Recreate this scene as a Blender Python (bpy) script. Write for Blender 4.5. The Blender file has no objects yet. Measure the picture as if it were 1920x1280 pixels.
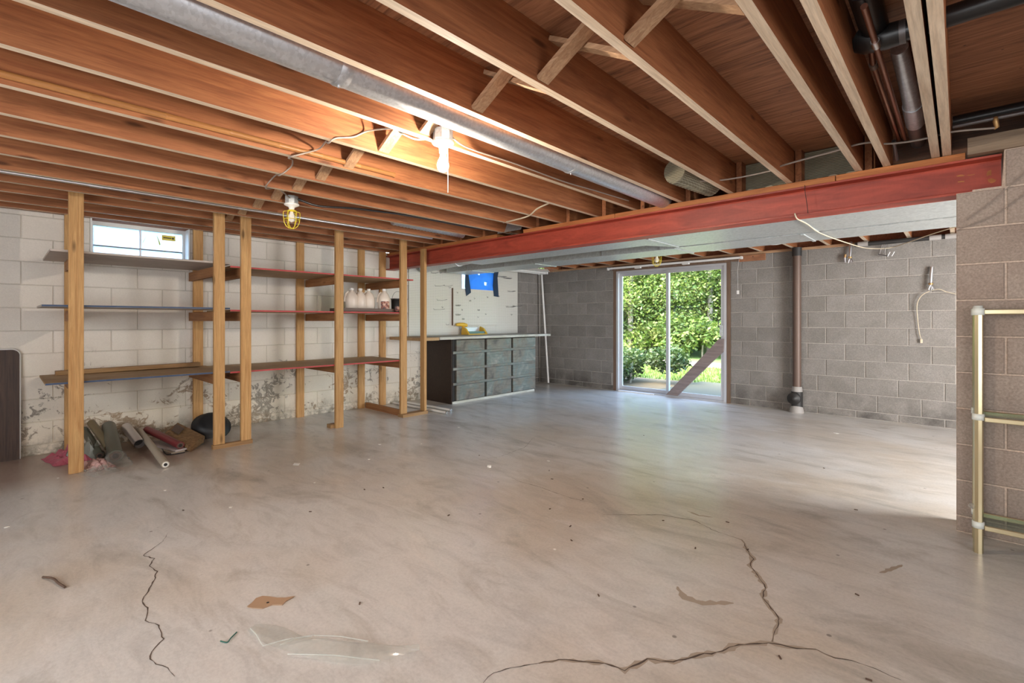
import bpy, bmesh, math, random
from mathutils import Vector, Matrix, noise
random.seed(7)
R = math.radians
S = bpy.context.scene
COL = S.collection

# ------------------------------------------------------------------ camera, sky, sun, big lights, exposure
cam_d = bpy.data.cameras.new('camera')
cam = bpy.data.objects.new('camera', cam_d); COL.objects.link(cam)
cam.location = (0, 0, 1.195); cam.rotation_euler = (R(90), 0, R(43.1))
cam_d.sensor_width = 36; cam_d.lens = 898 / 1920 * 36; cam_d.shift_y = -39 / 1920
cam_d.clip_start = .02; cam_d.clip_end = 400
S.camera = cam
S.view_settings.view_transform = 'Standard'; S.view_settings.look = 'None'
S.view_settings.gamma = 1; S.view_settings.use_curve_mapping = False
S.view_settings.exposure = 1.45
S.cycles.max_bounces = 8; S.cycles.diffuse_bounces = 5; S.cycles.transparent_max_bounces = 16
S.cycles.sample_clamp_indirect = 6; S.cycles.caustics_reflective = False; S.cycles.caustics_refractive = False
S.cycles.use_denoising = True

W = bpy.data.worlds.new('world'); S.world = W; W.use_nodes = True
wn = W.node_tree.nodes; wl = W.node_tree.links
bg = wn['Background']; bg.inputs[1].default_value = 1.45
sky = wn.new('ShaderNodeTexSky'); sky.sky_type = 'NISHITA'; sky.sun_disc = False
sky.sun_elevation = R(48); sky.sun_rotation = R(215); sky.air_density = 1.0; sky.dust_density = 4.0
wl.new(sky.outputs[0], bg.inputs[0])

def light(name, kind, loc, rot, energy, color, size=None, sizey=None):
    d = bpy.data.lights.new(name, kind); o = bpy.data.objects.new(name, d); COL.objects.link(o)
    o.location = loc; o.rotation_euler = rot; d.energy = energy; d.color = color
    if kind == 'AREA':
        d.shape = 'RECTANGLE'; d.size = size; d.size_y = sizey or size
    return o
sun = light('sun', 'SUN', (-10, -10, 20), (R(42), 0, R(-20)), 2.3, (1, .95, .85)); sun.data.angle = R(1)
# side daylight comes from an opening round the block wall; others are added fill
light('fill_near', 'AREA', (-1.6, -2.45, 1.35), (R(90), 0, 0), 52, (.92, .96, 1), 3.4, 1.9)  # unseen fill lamp added behind the camera to lift the room
light('daylight_side', 'AREA', (2.35, 4.75, 1.1), (R(90), 0, R(90)), 105, (.96, .98, 1), 1.5, 1.9)
light('fill_right', 'AREA', (2.35, 0.6, 1.25), (R(90), 0, R(90)), 24, (.96, .97, 1), 2.4, 1.7)  # unseen fill lamp added at the right to brighten the floor
# the sliding door lets the skylight in
po = light('door_portal', 'AREA', (-3.39, 7.36, 1.02), (R(-90), 0, 0), 1, (1, 1, 1), 1.8, 2.0); po.data.cycles.is_portal = True
BULB = 235.0

# ------------------------------------------------------------------ material helpers
def mat(name, base=(.5, .5, .5), rough=.6, metal=0., spec=None):
    m = bpy.data.materials.new(name); m.use_nodes = True
    b = m.node_tree.nodes['Principled BSDF']
    b.inputs['Base Color'].default_value = (*base, 1); b.inputs['Roughness'].default_value = rough
    b.inputs['Metallic'].default_value = metal
    if spec is not None: b.inputs['Specular IOR Level'].default_value = spec
    return m
class N:
    def __init__(s, m): s.m = m; s.n = m.node_tree.nodes; s.l = m.node_tree.links; s.b = s.n['Principled BSDF']
    def new(s, t, **k):
        x = s.n.new('ShaderNode' + t)
        for a, v in k.items(): setattr(x, a, v)
        return x
    def put(s, v, sock):
        if hasattr(v, 'is_output') or isinstance(v, bpy.types.NodeSocket): s.l.new(v, sock)
        elif isinstance(v, (tuple, list)) and len(v) == 3 and sock.type == 'RGBA': sock.default_value = (*v, 1)
        else: sock.default_value = v
    def coord(s, kind='Object', scale=(1, 1, 1), off=None):
        c = s.new('NewGeometry').outputs['Position'] if kind == 'World' else s.new('TexCoord').outputs[kind]
        mp = s.new('Mapping'); mp.inputs['Scale'].default_value = scale; s.l.new(c, mp.inputs[0])
        if off is not None: s.put(off, mp.inputs[1])
        return mp.outputs[0]
    def noise(s, vec, scale=5, detail=4, rough=.6, dist=0.):
        x = s.new('TexNoise'); s.l.new(vec, x.inputs['Vector']); x.inputs['Scale'].default_value = scale
        x.inputs['Detail'].default_value = detail; x.inputs['Roughness'].default_value = rough; x.inputs['Distortion'].default_value = dist
        return x.outputs[0]
    def ramp(s, f, stops):
        x = s.new('ValToRGB'); s.l.new(f, x.inputs[0]); e = x.color_ramp.elements
        while len(e) < len(stops): e.new(.5)
        for i, (p, c) in enumerate(stops):
            e[i].position = p; c = c if isinstance(c, (tuple, list)) else (c, c, c); e[i].color = (*c, 1)
        return x.outputs[0]
    def mix(s, f, a, b, mode='MIX'):
        x = s.new('Mix'); x.data_type = 'RGBA'; x.blend_type = mode
        s.put(f, x.inputs[0]); s.put(a, x.inputs[6]); s.put(b, x.inputs[7]); return x.outputs[2]
    def math(s, op, a, b=0., clamp=False):
        x = s.new('Math', operation=op); x.use_clamp = clamp; s.put(a, x.inputs[0]); s.put(b, x.inputs[1]); return x.outputs[0]
    def rand(s): return s.new('ObjectInfo').outputs['Random']
    def bump(s, h, st=.3, d=.01):
        x = s.new('Bump'); x.inputs['Strength'].default_value = st; x.inputs['Distance'].default_value = d
        s.l.new(h, x.inputs['Height']); s.l.new(x.outputs[0], s.b.inputs['Normal'])
    def out(s, c, sock='Base Color'): s.put(c, s.b.inputs[sock])
    def rvec(s):
        c = s.new('CombineXYZ'); r = s.rand()
        for i, k in enumerate((37., 61., 23.)): s.l.new(s.math('MULTIPLY', r, k), c.inputs[i])
        return c.outputs[0]

def wood(name, light_c, dark_c, axis='Y', rough=.62, knots=True, var=.25, grain=26., spec=.3):
    m = mat(name, light_c, rough, spec=spec); n = N(m)
    sc = {'X': (1.0, grain, grain), 'Y': (grain, 1.0, grain), 'Z': (grain, grain, 1.0)}[axis]
    ks = {'X': (3, 11, 11), 'Y': (11, 3, 11), 'Z': (11, 11, 3)}[axis]
    rv = n.rvec()
    g = n.noise(n.coord('Object', sc, rv), 1.3, 5, .62, 1.6)
    c = n.mix(n.ramp(g, [(.32, 0.), (.68, 1.)]), dark_c, light_c)
    f = n.noise(n.coord('Object', tuple(a * 3 for a in sc), rv), 2, 3, .7)
    c = n.mix(.35, c, n.ramp(f, [(.3, .35), (.6, 1.)]), 'MULTIPLY')
    if knots:
        v = n.new('TexVoronoi'); n.l.new(n.coord('Object', ks, rv), v.inputs['Vector']); v.inputs['Scale'].default_value = .8
        k = n.ramp(v.outputs['Distance'], [(.06, 1.), (.15, 0.)])
        c = n.mix(n.math('MULTIPLY', k, .8), c, tuple(a * .28 for a in dark_c))
    r = n.rand()
    c = n.mix(var, c, n.ramp(r, [(0., .45), (1., 1.25)]), 'MULTIPLY')
    n.out(c); n.bump(f, .12, .004); return m

M = {}
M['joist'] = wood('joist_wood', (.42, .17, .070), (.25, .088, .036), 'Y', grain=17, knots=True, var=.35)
M['joist_bottom_lit'] = wood('joist_bottom_lit_wood', (.80, .66, .50), (.62, .47, .33), 'Y', grain=20, knots=False, var=.2)  # bounce light from the floor painted into the joist undersides as paler wood
M['bridge'] = wood('bridging_wood', (.52, .33, .19), (.32, .17, .09), 'X', knots=False)
M['sill'] = wood('sill_wood', (.36, .13, .055), (.20, .065, .03), 'Y', knots=False)
M['plate'] = wood('plate_wood', (.52, .20, .065), (.33, .11, .035), 'X', knots=False)
M['plate_pale'] = wood('weathered_plank_wood', (.36, .27, .18), (.22, .15, .10), 'X', knots=False)
M['post'] = wood('stud_wood', (.66, .40, .17), (.47, .24, .085), 'Z', grain=22, var=.3)
M['cross'] = wood('cross_wood', (.42, .20, .08), (.28, .115, .045), 'X', grain=20)
M['rail'] = wood('board_wood_long', (.44, .27, .12), (.30, .16, .07), 'Y', grain=20)
M['shelf'] = wood('shelf_board', (.52, .36, .20), (.38, .24, .12), 'Y', knots=False, grain=12)
M['shelf_grey'] = wood('grey_shelf_board', (.58, .52, .47), (.42, .36, .32), 'Y', knots=False, grain=12)
M['brace'] = wood('grey_brace_wood', (.33, .27, .25), (.22, .17, .16), 'X', knots=False, grain=14)
M['frame_brown'] = wood('brown_frame_wood', (.24, .16, .11), (.15, .09, .06), 'Z', knots=False)
M['bench_side'] = wood('dark_bench_side', (.045, .026, .018), (.025, .014, .01), 'Y', knots=False, rough=.45)
M['bench_top'] = wood('bench_top', (.62, .63, .58), (.40, .37, .30), 'Y', knots=False, grain=9)
M['walnut'] = wood('walnut_panel', (.10, .055, .035), (.05, .027, .018), 'Z', knots=False, rough=.4)

def drawer_mat():
    m = mat('worn_green_grey_drawer', (.2, .2, .2), .5); n = N(m); rv = n.rvec()
    a = n.noise(n.coord('Object', (1, 1, 1), rv), 3.2, 6, .65, .6)
    g = n.noise(n.coord('Object', (1, 2.5, 22), rv), 2.2, 5, .6, .8)
    c = n.ramp(a, [(.30, (.06, .052, .044)), (.46, (.17, .145, .115)), (.56, (.13, .15, .135)), (.72, (.28, .255, .215))])
    c = n.mix(.55, c, n.ramp(g, [(.3, .45), (.65, 1.15)]), 'MULTIPLY'); n.out(c); n.bump(g, .1, .003); return m
M['drawer'] = drawer_mat()

def ply_mat():
    m = mat('subfloor_plywood', (.3, .13, .06), .6); n = N(m)
    g = n.noise(n.coord('World', (1.2, 14, 1)), 1.6, 6, .62, 2.2)
    c = n.ramp(g, [(.28, (.13, .052, .026)), (.5, (.33, .145, .07)), (.72, (.46, .22, .115))])
    v = n.new('TexVoronoi'); n.l.new(n.coord('World', (1.6, 2.4, 1)), v.inputs['Vector'])
    k = n.ramp(v.outputs['Distance'], [(.03, 1.), (.06, 0.)]); c = n.mix(k, c, (.03, .014, .01))
    n.out(c); n.bump(g, .1, .004); return m
M['ply'] = ply_mat()

def block_mat(name, cols, speck=.5, mortar=False, stain=None, rough=.85):
    m = mat(name, cols[0], rough, spec=.2); n = N(m); rv = n.rvec()
    a = n.noise(n.coord('Object', (1, 1, 1), rv), 2.5, 5, .6)
    f = n.noise(n.coord('World', (1, 1, 1)), 95, 3, .7)
    c = n.mix(n.ramp(a, [(.3, 0.), (.7, 1.)]), cols[0], cols[1])
    c = n.mix(speck, c, n.ramp(f, [(.3, .55), (.55, 1.), (.72, 1.35)]), 'MULTIPLY')
    if not mortar: c = n.mix(.08 if 'paint' in name else .4, c, n.ramp(n.rand(), [(0., .72), (.05, .72), (.06, .94), (1., 1.10)]), 'MULTIPLY')
    if stain: c = stain(n, c)
    n.out(c); n.bump(f, .35, .004); return m
def zmask(n, z0, z1):
    s = n.new('SeparateXYZ'); n.l.new(n.new('NewGeometry').outputs['Position'], s.inputs[0])
    mr = n.new('MapRange'); n.l.new(s.outputs[2], mr.inputs[0])
    mr.inputs[1].default_value = z0; mr.inputs[2].default_value = z1; mr.inputs[3].default_value = 1; mr.inputs[4].default_value = 0
    return mr.outputs[0], s
def damp(n, c):      # dark damp band at the foot of the bare wall
    z, s = zmask(n, .0, .42); a = n.noise(n.coord('World', (1, 1, 1)), 3.2, 4, .6)
    k = n.math('MULTIPLY', n.math('MULTIPLY', z, .8), n.ramp(a, [(.4, 0.), (.62, 1.)]))
    return n.mix(k, c, (.05, .045, .04))
M['block'] = block_mat('grey_block', ((.205, .19, .17), (.275, .255, .235)), stain=damp)
M['mortar'] = block_mat('mortar', ((.42, .39, .35), (.34, .31, .28)), mortar=True)
M['block_brown'] = block_mat('brown_block', ((.32, .25, .205), (.40, .33, .275)), .55)
M['mortar_brown'] = block_mat('brown_mortar', ((.60, .49, .40), (.54, .43, .34)), mortar=True)
def peel(n, c):      # old paint blistered and browned towards the floor
    z, s = zmask(n, .1, 1.05); p = n.coord('World', (1, 1, 1))
    a = n.noise(p, 1.7, 3, .6, .4); b = n.noise(p, 11, 8, .70, 1.1)
    y = n.noise(p, 1.3, 3, .5)
    z2 = n.math('MULTIPLY', z, .42)
    c = n.mix(n.math('MULTIPLY', z, .4), c, (.72, .62, .42))
    t = n.math('ADD', n.math('MULTIPLY', n.math('ADD', a, b), .5), n.math('MULTIPLY', z2, .26))
    k = n.ramp(t, [(.61, 0.), (.64, .8), (.68, .55), (.705, .1)])
    br = n.mix(n.ramp(y, [(.42, 0.), (.56, 1.)]), (.23, .125, .045), (.12, .10, .08))
    zz = n.ramp(z, [(.08, 0.), (.42, 1.)])
    c = n.mix(n.math('MULTIPLY', k, zz), c, br)
    z3, _ = zmask(n, .0, .22); q = n.noise(p, 9, 6, .7)
    c = n.mix(n.math('MULTIPLY', z3, n.ramp(q, [(.4, 0.), (.6, .85)])), c, (.17, .15, .11))
    return c
M['paint'] = block_mat('painted_block', ((.73, .68, .61), (.79, .745, .68)), .12, stain=peel, rough=.6)
M['paint_mortar'] = block_mat('painted_joint', ((.54, .50, .44), (.60, .56, .50)), .2, mortar=True, stain=peel)

def floor_mat():
    m = mat('concrete_floor', (.4, .37, .33), .45, spec=.45); n = N(m); p = n.coord('World', (1, 1, 1))
    p2 = n.coord('World', (.55, 1.5, 1))
    a = n.noise(p, .55, 4, .55); b = n.noise(p2, 1.7, 7, .65, 1.2); c2 = n.noise(p2, 6.5, 6, .7, .8); f = n.noise(p, 70, 3, .7)
    c = n.mix(n.ramp(a, [(.40, 0.), (.56, 1.)]), (.54, .475, .40), (.62, .605, .58))
    c = n.mix(n.ramp(b, [(.30, .75), (.47, 0.)]), c, (.33, .30, .255))
    c = n.mix(n.ramp(b, [(.55, 0.), (.72, .75)]), c, (.70, .66, .62))
    c = n.mix(.55, c, n.ramp(c2, [(.28, .66), (.5, 1.), (.75, 1.14)]), 'MULTIPLY')
    c = n.mix(.35, c, n.ramp(f, [(.3, .7), (.6, 1.08)]), 'MULTIPLY')
    # red brown stain under the shelving
    s = n.new('SeparateXYZ'); n.l.new(n.new('NewGeometry').outputs['Position'], s.inputs[0])
    mr = n.new('MapRange'); n.l.new(s.outputs[0], mr.inputs[0]); mr.inputs[1].default_value = -4.7; mr.inputs[2].default_value = -5.2
    mr.inputs[3].default_value = 0; mr.inputs[4].default_value = .6
    mr2 = n.new('MapRange'); n.l.new(s.outputs[1], mr2.inputs[0]); mr2.inputs[1].default_value = 1.6; mr2.inputs[2].default_value = 1.1
    c = n.mix(n.math('MULTIPLY', mr.outputs[0], mr2.outputs[0]), c, (.27, .145, .09))
    v = n.new('TexVoronoi'); n.l.new(p, v.inputs['Vector']); v.inputs['Scale'].default_value = 4.3
    sp = n.ramp(v.outputs['Distance'], [(.028, 1.), (.045, 0.)]); c = n.mix(n.math('MULTIPLY', sp, .7), c, (.10, .08, .065))
    n.out(c)
    n.b.inputs['Coat Weight'].default_value = .35; n.b.inputs['Coat Roughness'].default_value = .22
    n.out(n.ramp(b, [(.3, .42), (.7, .27)]), 'Roughness'); n.bump(n.math('ADD', f, n.math('MULTIPLY', c2, 2.)), .12, .004); return m
M['floor'] = floor_mat()
def red_mat():
    m = mat('red_steel_paint', (.30, .06, .045), .5); n = N(m)
    a = n.noise(n.coord('World', (1, 5, 6)), 2.4, 5, .6, 1.)
    f = n.noise(n.coord('World', (3, 1, 1)), 30, 3, .7)
    c = n.mix(n.ramp(a, [(.35, 0.), (.65, 1.)]), (.25, .036, .020), (.42, .066, .036))
    n.out(n.mix(.2, c, n.ramp(f, [(.3, .7), (.7, 1.2)]), 'MULTIPLY')); return m
M['red'] = red_mat()
def galv_mat(name, base, rough=.38, sc=60):
    m = mat(name, base, rough, .75); n = N(m)
    v = n.new('TexVoronoi'); n.l.new(n.coord('World', (1, 1, 1)), v.inputs['Vector']); v.inputs['Scale'].default_value = sc
    s = n.new('SeparateColor'); n.l.new(v.outputs['Color'], s.inputs[0])
    n.out(n.mix(n.ramp(s.outputs[0], [(0., 0.), (1., 1.)]), tuple(a * .88 for a in base), tuple(min(1, a * 1.08) for a in base)))
    n.out(n.ramp(s.outputs[1], [(0., rough - .03), (1., rough + .08)]), 'Roughness'); return m
M['galv'] = galv_mat('galvanised_sheet', (.62, .66, .66), .42)
M['galv_pipe'] = galv_mat('galvanised_pipe', (.55, .57, .60), .36, 90)
M['steel'] = mat('bright_steel', (.7, .71, .73), .3, 1)
M['darksteel'] = mat('dark_steel', (.16, .15, .15), .45, .8)
M['alu'] = mat('aluminium_frame', (.62, .63, .66), .45, .6)
M['white'] = mat('white_plastic', (.80, .79, .76), .4)
M['white_metal'] = mat('white_enamel', (.84, .84, .82), .35)
M['black'] = mat('black_pipe', (.012, .012, .013), .33)
M['rubber'] = mat('black_plastic', (.018, .019, .021), .5)
M['dark'] = mat('dark_gap', (.02, .018, .016), .8)
M['copper'] = mat('old_copper', (.30, .155, .11), .38, .9)
M['cast'] = mat('cast_iron_brown', (.13, .085, .065), .5, .2)
M['iron'] = mat('black_iron', (.035, .033, .032), .55, .3)
M['foilgrey'] = mat('grey_sealant', (.33, .31, .29), .6)
M['brass'] = mat('brass', (.62, .40, .18), .35, .8)
M['gold'] = mat('champagne_tube', (.62, .53, .33), .28, .9)
M['clipmat'] = mat('pale_clip', (.74, .78, .72), .35)
M['yellow'] = mat('yellow_guard', (.85, .68, .05), .4)
M['yellow_dev'] = mat('yellow_plastic', (.78, .48, .05), .45)
M['green_dev'] = mat('green_grey_plastic', (.12, .22, .19), .4)
M['cable'] = mat('beige_cable', (.55, .47, .34), .5)
M['cable_grey'] = mat('grey_cable', (.30, .25, .21), .5)
M['porcelain'] = mat('porcelain', (.86, .83, .78), .25)
M['string'] = mat('white_string', (.85, .8, .7), .7)
M['olive'] = mat('olive_vinyl', (.16, .125, .07), .45); M['darkgreen'] = mat('dark_green_vinyl', (.075, .08, .06), .4)
M['greygreen'] = mat('grey_green_vinyl', (.13, .13, .10), .4); M['redvinyl'] = mat('dark_red_vinyl', (.17, .02, .025), .4)
M['beige'] = mat('beige_tube', (.42, .36, .28), .5); M['silver'] = mat('silver_tube', (.62, .56, .54), .3, .7)
M['paper'] = mat('paper', (.62, .55, .53), .6); M['magenta'] = mat('magenta_pack', (.42, .10, .14), .4); M['pink'] = mat('pink_pack', (.55, .34, .31), .45)
M['card'] = mat('brown_cardboard', (.26, .15, .065), .7)
M['jug'] = mat('translucent_white_jug', (.78, .68, .58), .35)
M['navy'] = mat('navy_edge', (.03, .06, .13), .5); M['red_edge'] = mat('red_edge', (.42, .03, .035), .5)
M['chip'] = mat('white_chip', (.82, .80, .74), .6); M['leafbrown'] = mat('tan_leaf', (.40, .26, .16), .6)
M['twig'] = mat('twig_bark', (.10, .06, .04), .8); M['thread'] = mat('green_thread', (.02, .12, .09), .6)
M['crack'] = mat('crack_dark', (.085, .06, .045), .9); M['crackfill'] = mat('crack_filler', (.37, .305, .24), .8)
def card2():
    n = N(M['card']); g = n.noise(n.coord('Object', (1, 1, 1)), 14, 5, .7, 1.5)
    n.out(n.ramp(g, [(.3, (.12, .06, .03)), (.5, (.25, .145, .065)), (.7, (.36, .22, .10))]))
card2()
def insul():
    m = mat('ribbed_foam', (.2, .2, .16), .9); n = N(m)
    w = n.new('TexWave', wave_type='BANDS', bands_direction='Z'); n.l.new(n.coord('Object', (1, 1, 1)), w.inputs['Vector']); w.inputs['Scale'].default_value = 28
    w.inputs['Distortion'].default_value = 1.2
    g = n.noise(n.coord('Object', (1, 1, 1)), 9, 4, .6)
    c = n.mix(n.ramp(w.outputs[0], [(.2, 0.), (.8, 1.)]), (.15, .13, .085), (.30, .28, .20)); n.out(n.mix(.4, c, n.ramp(g, [(.3, .5), (.7, 1.2)]), 'MULTIPLY'))
    n.bump(w.outputs[0], .5, .01); return m
M['insul'] = insul()
def peg():
    m = mat('pegboard_white', (.72, .70, .64), .5); n = N(m)
    # rows and columns of 5 mm holes at 25 mm pitch
    s = n.new('SeparateXYZ'); n.l.new(n.new('NewGeometry').outputs['Position'], s.inputs[0])
    def cell(o):
        a = n.math('FRACT', n.math('DIVIDE', o, .0254)); return n.math('POWER', n.math('SUBTRACT', a, .5), 2.)
    d = n.math('ADD', cell(n.math('ADD', s.outputs[1], 10.)), cell(n.math('ADD', s.outputs[2], 10.)))
    n.out(n.mix(n.math('LESS_THAN', d, .034), (.70, .68, .62), (.30, .27, .24))); return m
M['peg'] = peg()

def glassy(name, tint=(1, 1, 1), rough=.02, film=0., filmcol=(.9, .95, 1)):
    m = bpy.data.materials.new(name); m.use_nodes = True; t = m.node_tree; t.nodes.remove(t.nodes['Principled BSDF']); o = t.nodes['Material Output']
    tr = t.nodes.new('ShaderNodeBsdfTransparent'); tr.inputs[0].default_value = (*tint, 1)
    gl = t.nodes.new('ShaderNodeBsdfGlossy'); gl.inputs['Roughness'].default_value = rough
    lw = t.nodes.new('ShaderNodeLayerWeight'); pw = t.nodes.new('ShaderNodeMath'); pw.operation = 'POWER'; pw.inputs[1].default_value = 3.5; t.links.new(lw.outputs['Facing'], pw.inputs[0]); fr = t.nodes.new('ShaderNodeMath'); fr.operation = 'MULTIPLY_ADD'; fr.inputs[1].default_value = .6; fr.inputs[2].default_value = .035; t.links.new(pw.outputs[0], fr.inputs[0])
    mx = t.nodes.new('ShaderNodeMixShader'); t.links.new(fr.outputs[0], mx.inputs[0]); t.links.new(tr.outputs[0], mx.inputs[1]); t.links.new(gl.outputs[0], mx.inputs[2])
    last = mx
    if film:
        df = t.nodes.new('ShaderNodeBsdfTranslucent'); df.inputs[0].default_value = (*filmcol, 1)
        dd = t.nodes.new('ShaderNodeBsdfDiffuse'); dd.inputs[0].default_value = (*filmcol, 1)
        m1 = t.nodes.new('ShaderNodeMixShader'); m1.inputs[0].default_value = .35; t.links.new(df.outputs[0], m1.inputs[1]); t.links.new(dd.outputs[0], m1.inputs[2])
        m2 = t.nodes.new('ShaderNodeMixShader'); m2.inputs[0].default_value = film; t.links.new(mx.outputs[0], m2.inputs[1]); t.links.new(m1.outputs[0], m2.inputs[2]); last = m2
    t.links.new(last.outputs[0], o.inputs[0]); return m
M['glass'] = glassy('door_glass', (.96, .98, .96))
M['shelfglass'] = glassy('shelf_glass', (.80, .90, .86), .05)
M['film'] = glassy('clear_plastic_film', (.97, .98, .97), .08, .20, (.92, .95, .93))
M['foldmat'] = glassy('film_fold', (.97, .98, .97), .08, .6, (.92, .95, .93))
M['frost'] = glassy('hazy_window_pane', (.26, .33, .42), .1, .25, (.80, .90, 1))
M['tarp'] = glassy('blue_tarp', (.6, .8, 1), .4, .93, (.16, .50, .92))
M['tape'] = mat('dark_blue_tape', (.012, .03, .075), .5)
def emis(name, c, s):
    m = bpy.data.materials.new(name); m.use_nodes = True; b = m.node_tree.nodes['Principled BSDF']
    b.inputs['Base Color'].default_value = (*c, 1); b.inputs['Emission Color'].default_value = (*c, 1); b.inputs['Emission Strength'].default_value = s; return m
M['bulb_on'] = emis('lit_bulb', (1, .86, .71), BULB * 2.6)

# ------------------------------------------------------------------ geometry helpers
WP = {}
class G:
    """collects vertices and faces of one mesh in world coordinates"""
    def __init__(s): s.v = []; s.f = []; s.mi = []; s.sm = []
    def add(s, vs, fs, mi=0, smooth=False):
        o = len(s.v); s.v += [tuple(v) for v in vs]
        for f in fs: s.f.append(tuple(i + o for i in f)); s.mi.append(mi); s.sm.append(smooth)
        return s
    def box(s, x0, x1, y0, y1, z0, z1, mi=0, bottom=None, mtx=None):
        vs = [Vector((x, y, z)) for z in (z0, z1) for y in (y0, y1) for x in (x0, x1)]
        if mtx: vs = [mtx @ v for v in vs]
        fs = [(0, 2, 3, 1), (4, 5, 7, 6), (0, 1, 5, 4), (2, 6, 7, 3), (0, 4, 6, 2), (1, 3, 7, 5)]
        o = len(s.v); s.v += [tuple(v) for v in vs]
        for i, f in enumerate(fs):
            s.f.append(tuple(a + o for a in f)); s.mi.append(bottom if (i == 0 and bottom is not None) else mi); s.sm.append(False)
        return s
    def bar(s, a, b, w, h, up=(0, 0, 1), mi=0):
        a = Vector(a); b = Vector(b); d = (b - a); L = d.length; d.normalize(); u = Vector(up)
        x = d.cross(u)
        if x.length < 1e-4: x = d.cross(Vector((1, 0, 0)))
        x.normalize(); u = x.cross(d); m = Matrix((x, d, u)).transposed().to_4x4(); m.translation = a
        return s.box(-w / 2, w / 2, 0, L, -h / 2, h / 2, mi, mtx=m)
    def tube(s, pts, r, seg=10, mi=0, cap=True, closed=False):
        pts = [Vector(p) for p in pts]; n = len(pts); rs = r if isinstance(r, (list, tuple)) else [r] * n
        rings = []; prev = None
        for i, p in enumerate(pts):
            t = (pts[(i + 1) % n] - pts[i - 1]) if closed else (pts[min(i + 1, n - 1)] - pts[max(i - 1, 0)])
            t.normalize()
            if prev is None:
                u = t.cross(Vector((0, 0, 1)))
                if u.length < .05: u = t.cross(Vector((1, 0, 0)))
            else:
                u = prev - t * prev.dot(t)
                if u.length < 1e-4: u = t.cross(Vector((0, 0, 1)))
            u.normalize(); prev = u; w = t.cross(u)
            rings.append([p + (u * math.cos(2 * math.pi * k / seg) + w * math.sin(2 * math.pi * k / seg)) * rs[i] for k in range(seg)])
        vs = [v for q in rings for v in q]; fs = []
        for i in range(n if closed else n - 1):
            j = (i + 1) % n
            for k in range(seg):
                k2 = (k + 1) % seg; fs.append((i * seg + k, i * seg + k2, j * seg + k2, j * seg + k))
        s.add(vs, fs, mi, True)
        if cap and not closed:
            s.add(rings[0], [tuple(range(seg))[::-1]], mi); s.add(rings[-1], [tuple(range(seg))], mi)
        return s
    def lathe(s, c, prof, seg=20, mi=0, mtx=None, smooth=True):
        vs = []; fs = []; c = Vector(c)
        for r, z in prof:
            for k in range(seg):
                a = 2 * math.pi * k / seg; v = Vector((r * math.cos(a), r * math.sin(a), z))
                vs.append(c + (mtx @ v if mtx else v))
        for i in range(len(prof) - 1):
            for k in range(seg):
                k2 = (k + 1) % seg; fs.append((i * seg + k, i * seg + k2, (i + 1) * seg + k2, (i + 1) * seg + k))
        if prof[0][0] > 1e-4: fs.append(tuple(range(seg))[::-1])
        if prof[-1][0] > 1e-4: fs.append(tuple((len(prof) - 1) * seg + k for k in range(seg)))
        return s.add(vs, fs, mi, smooth)
    def prism(s, poly, z0, z1, mi=0):      # poly in xy
        n = len(poly); vs = [(x, y, z0) for x, y in poly] + [(x, y, z1) for x, y in poly]
        fs = [tuple(range(n))[::-1], tuple(range(n, 2 * n))] + [(i, (i + 1) % n, n + (i + 1) % n, n + i) for i in range(n)]
        return s.add(vs, fs, mi)
    def mesh(s, name, mats, c):
        me = bpy.data.meshes.new(name)
        me.from_pydata([(v[0] - c[0], v[1] - c[1], v[2] - c[2]) for v in s.v], [], s.f)
        for m in mats: me.materials.append(m)
        me.polygons.foreach_set('material_index', s.mi); me.polygons.foreach_set('use_smooth', s.sm)
        me.update(); return me
def put(o, parent, c):
    COL.objects.link(o); c = Vector(c); WP[o.name] = c
    if parent: o.parent = parent; o.location = c - WP[parent.name]
    else: o.location = c
def obj(name, g, m, parent=None, label=None, cat=None, group=None, kind=None, bevel=0):
    mats = [M[k] if isinstance(k, str) else k for k in (m if isinstance(m, (list, tuple)) else [m])]
    xs, ys, zs = zip(*g.v); c = Vector(((min(xs) + max(xs)) / 2, (min(ys) + max(ys)) / 2, (min(zs) + max(zs)) / 2))
    o = bpy.data.objects.new(name, g.mesh(name, mats, c)); put(o, parent, c); tag(o, label, cat, group, kind)
    if bevel:
        b = o.modifiers.new('bevel', 'BEVEL'); b.width = bevel; b.segments = 2; b.limit_method = 'ANGLE'
    return o
def tag(o, label=None, cat=None, group=None, kind=None):
    if label: o['label'] = label
    if cat: o['category'] = cat
    if group: o['group'] = group
    if kind: o['kind'] = kind
    return o
def thing(name, loc, label, cat, group=None):
    o = bpy.data.objects.new(name, None); o.empty_display_size = .05; put(o, None, loc); return tag(o, label, cat, group)
def copy_tree(o, d, label=None):
    def cp(a, par):
        b = a.copy(); COL.objects.link(b); b.parent = par; WP[b.name] = WP[a.name] + Vector(d); return b
    r = cp(o, None); r.location = o.location + Vector(d)
    for ch in [x for x in S.objects if x.parent == o]:
        c = cp(ch, r)
        for g in [x for x in S.objects if x.parent == ch]: cp(g, c)
    if label: r['label'] = label
    return r
def B(*a, **k): return G().box(*a, **k)

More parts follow.
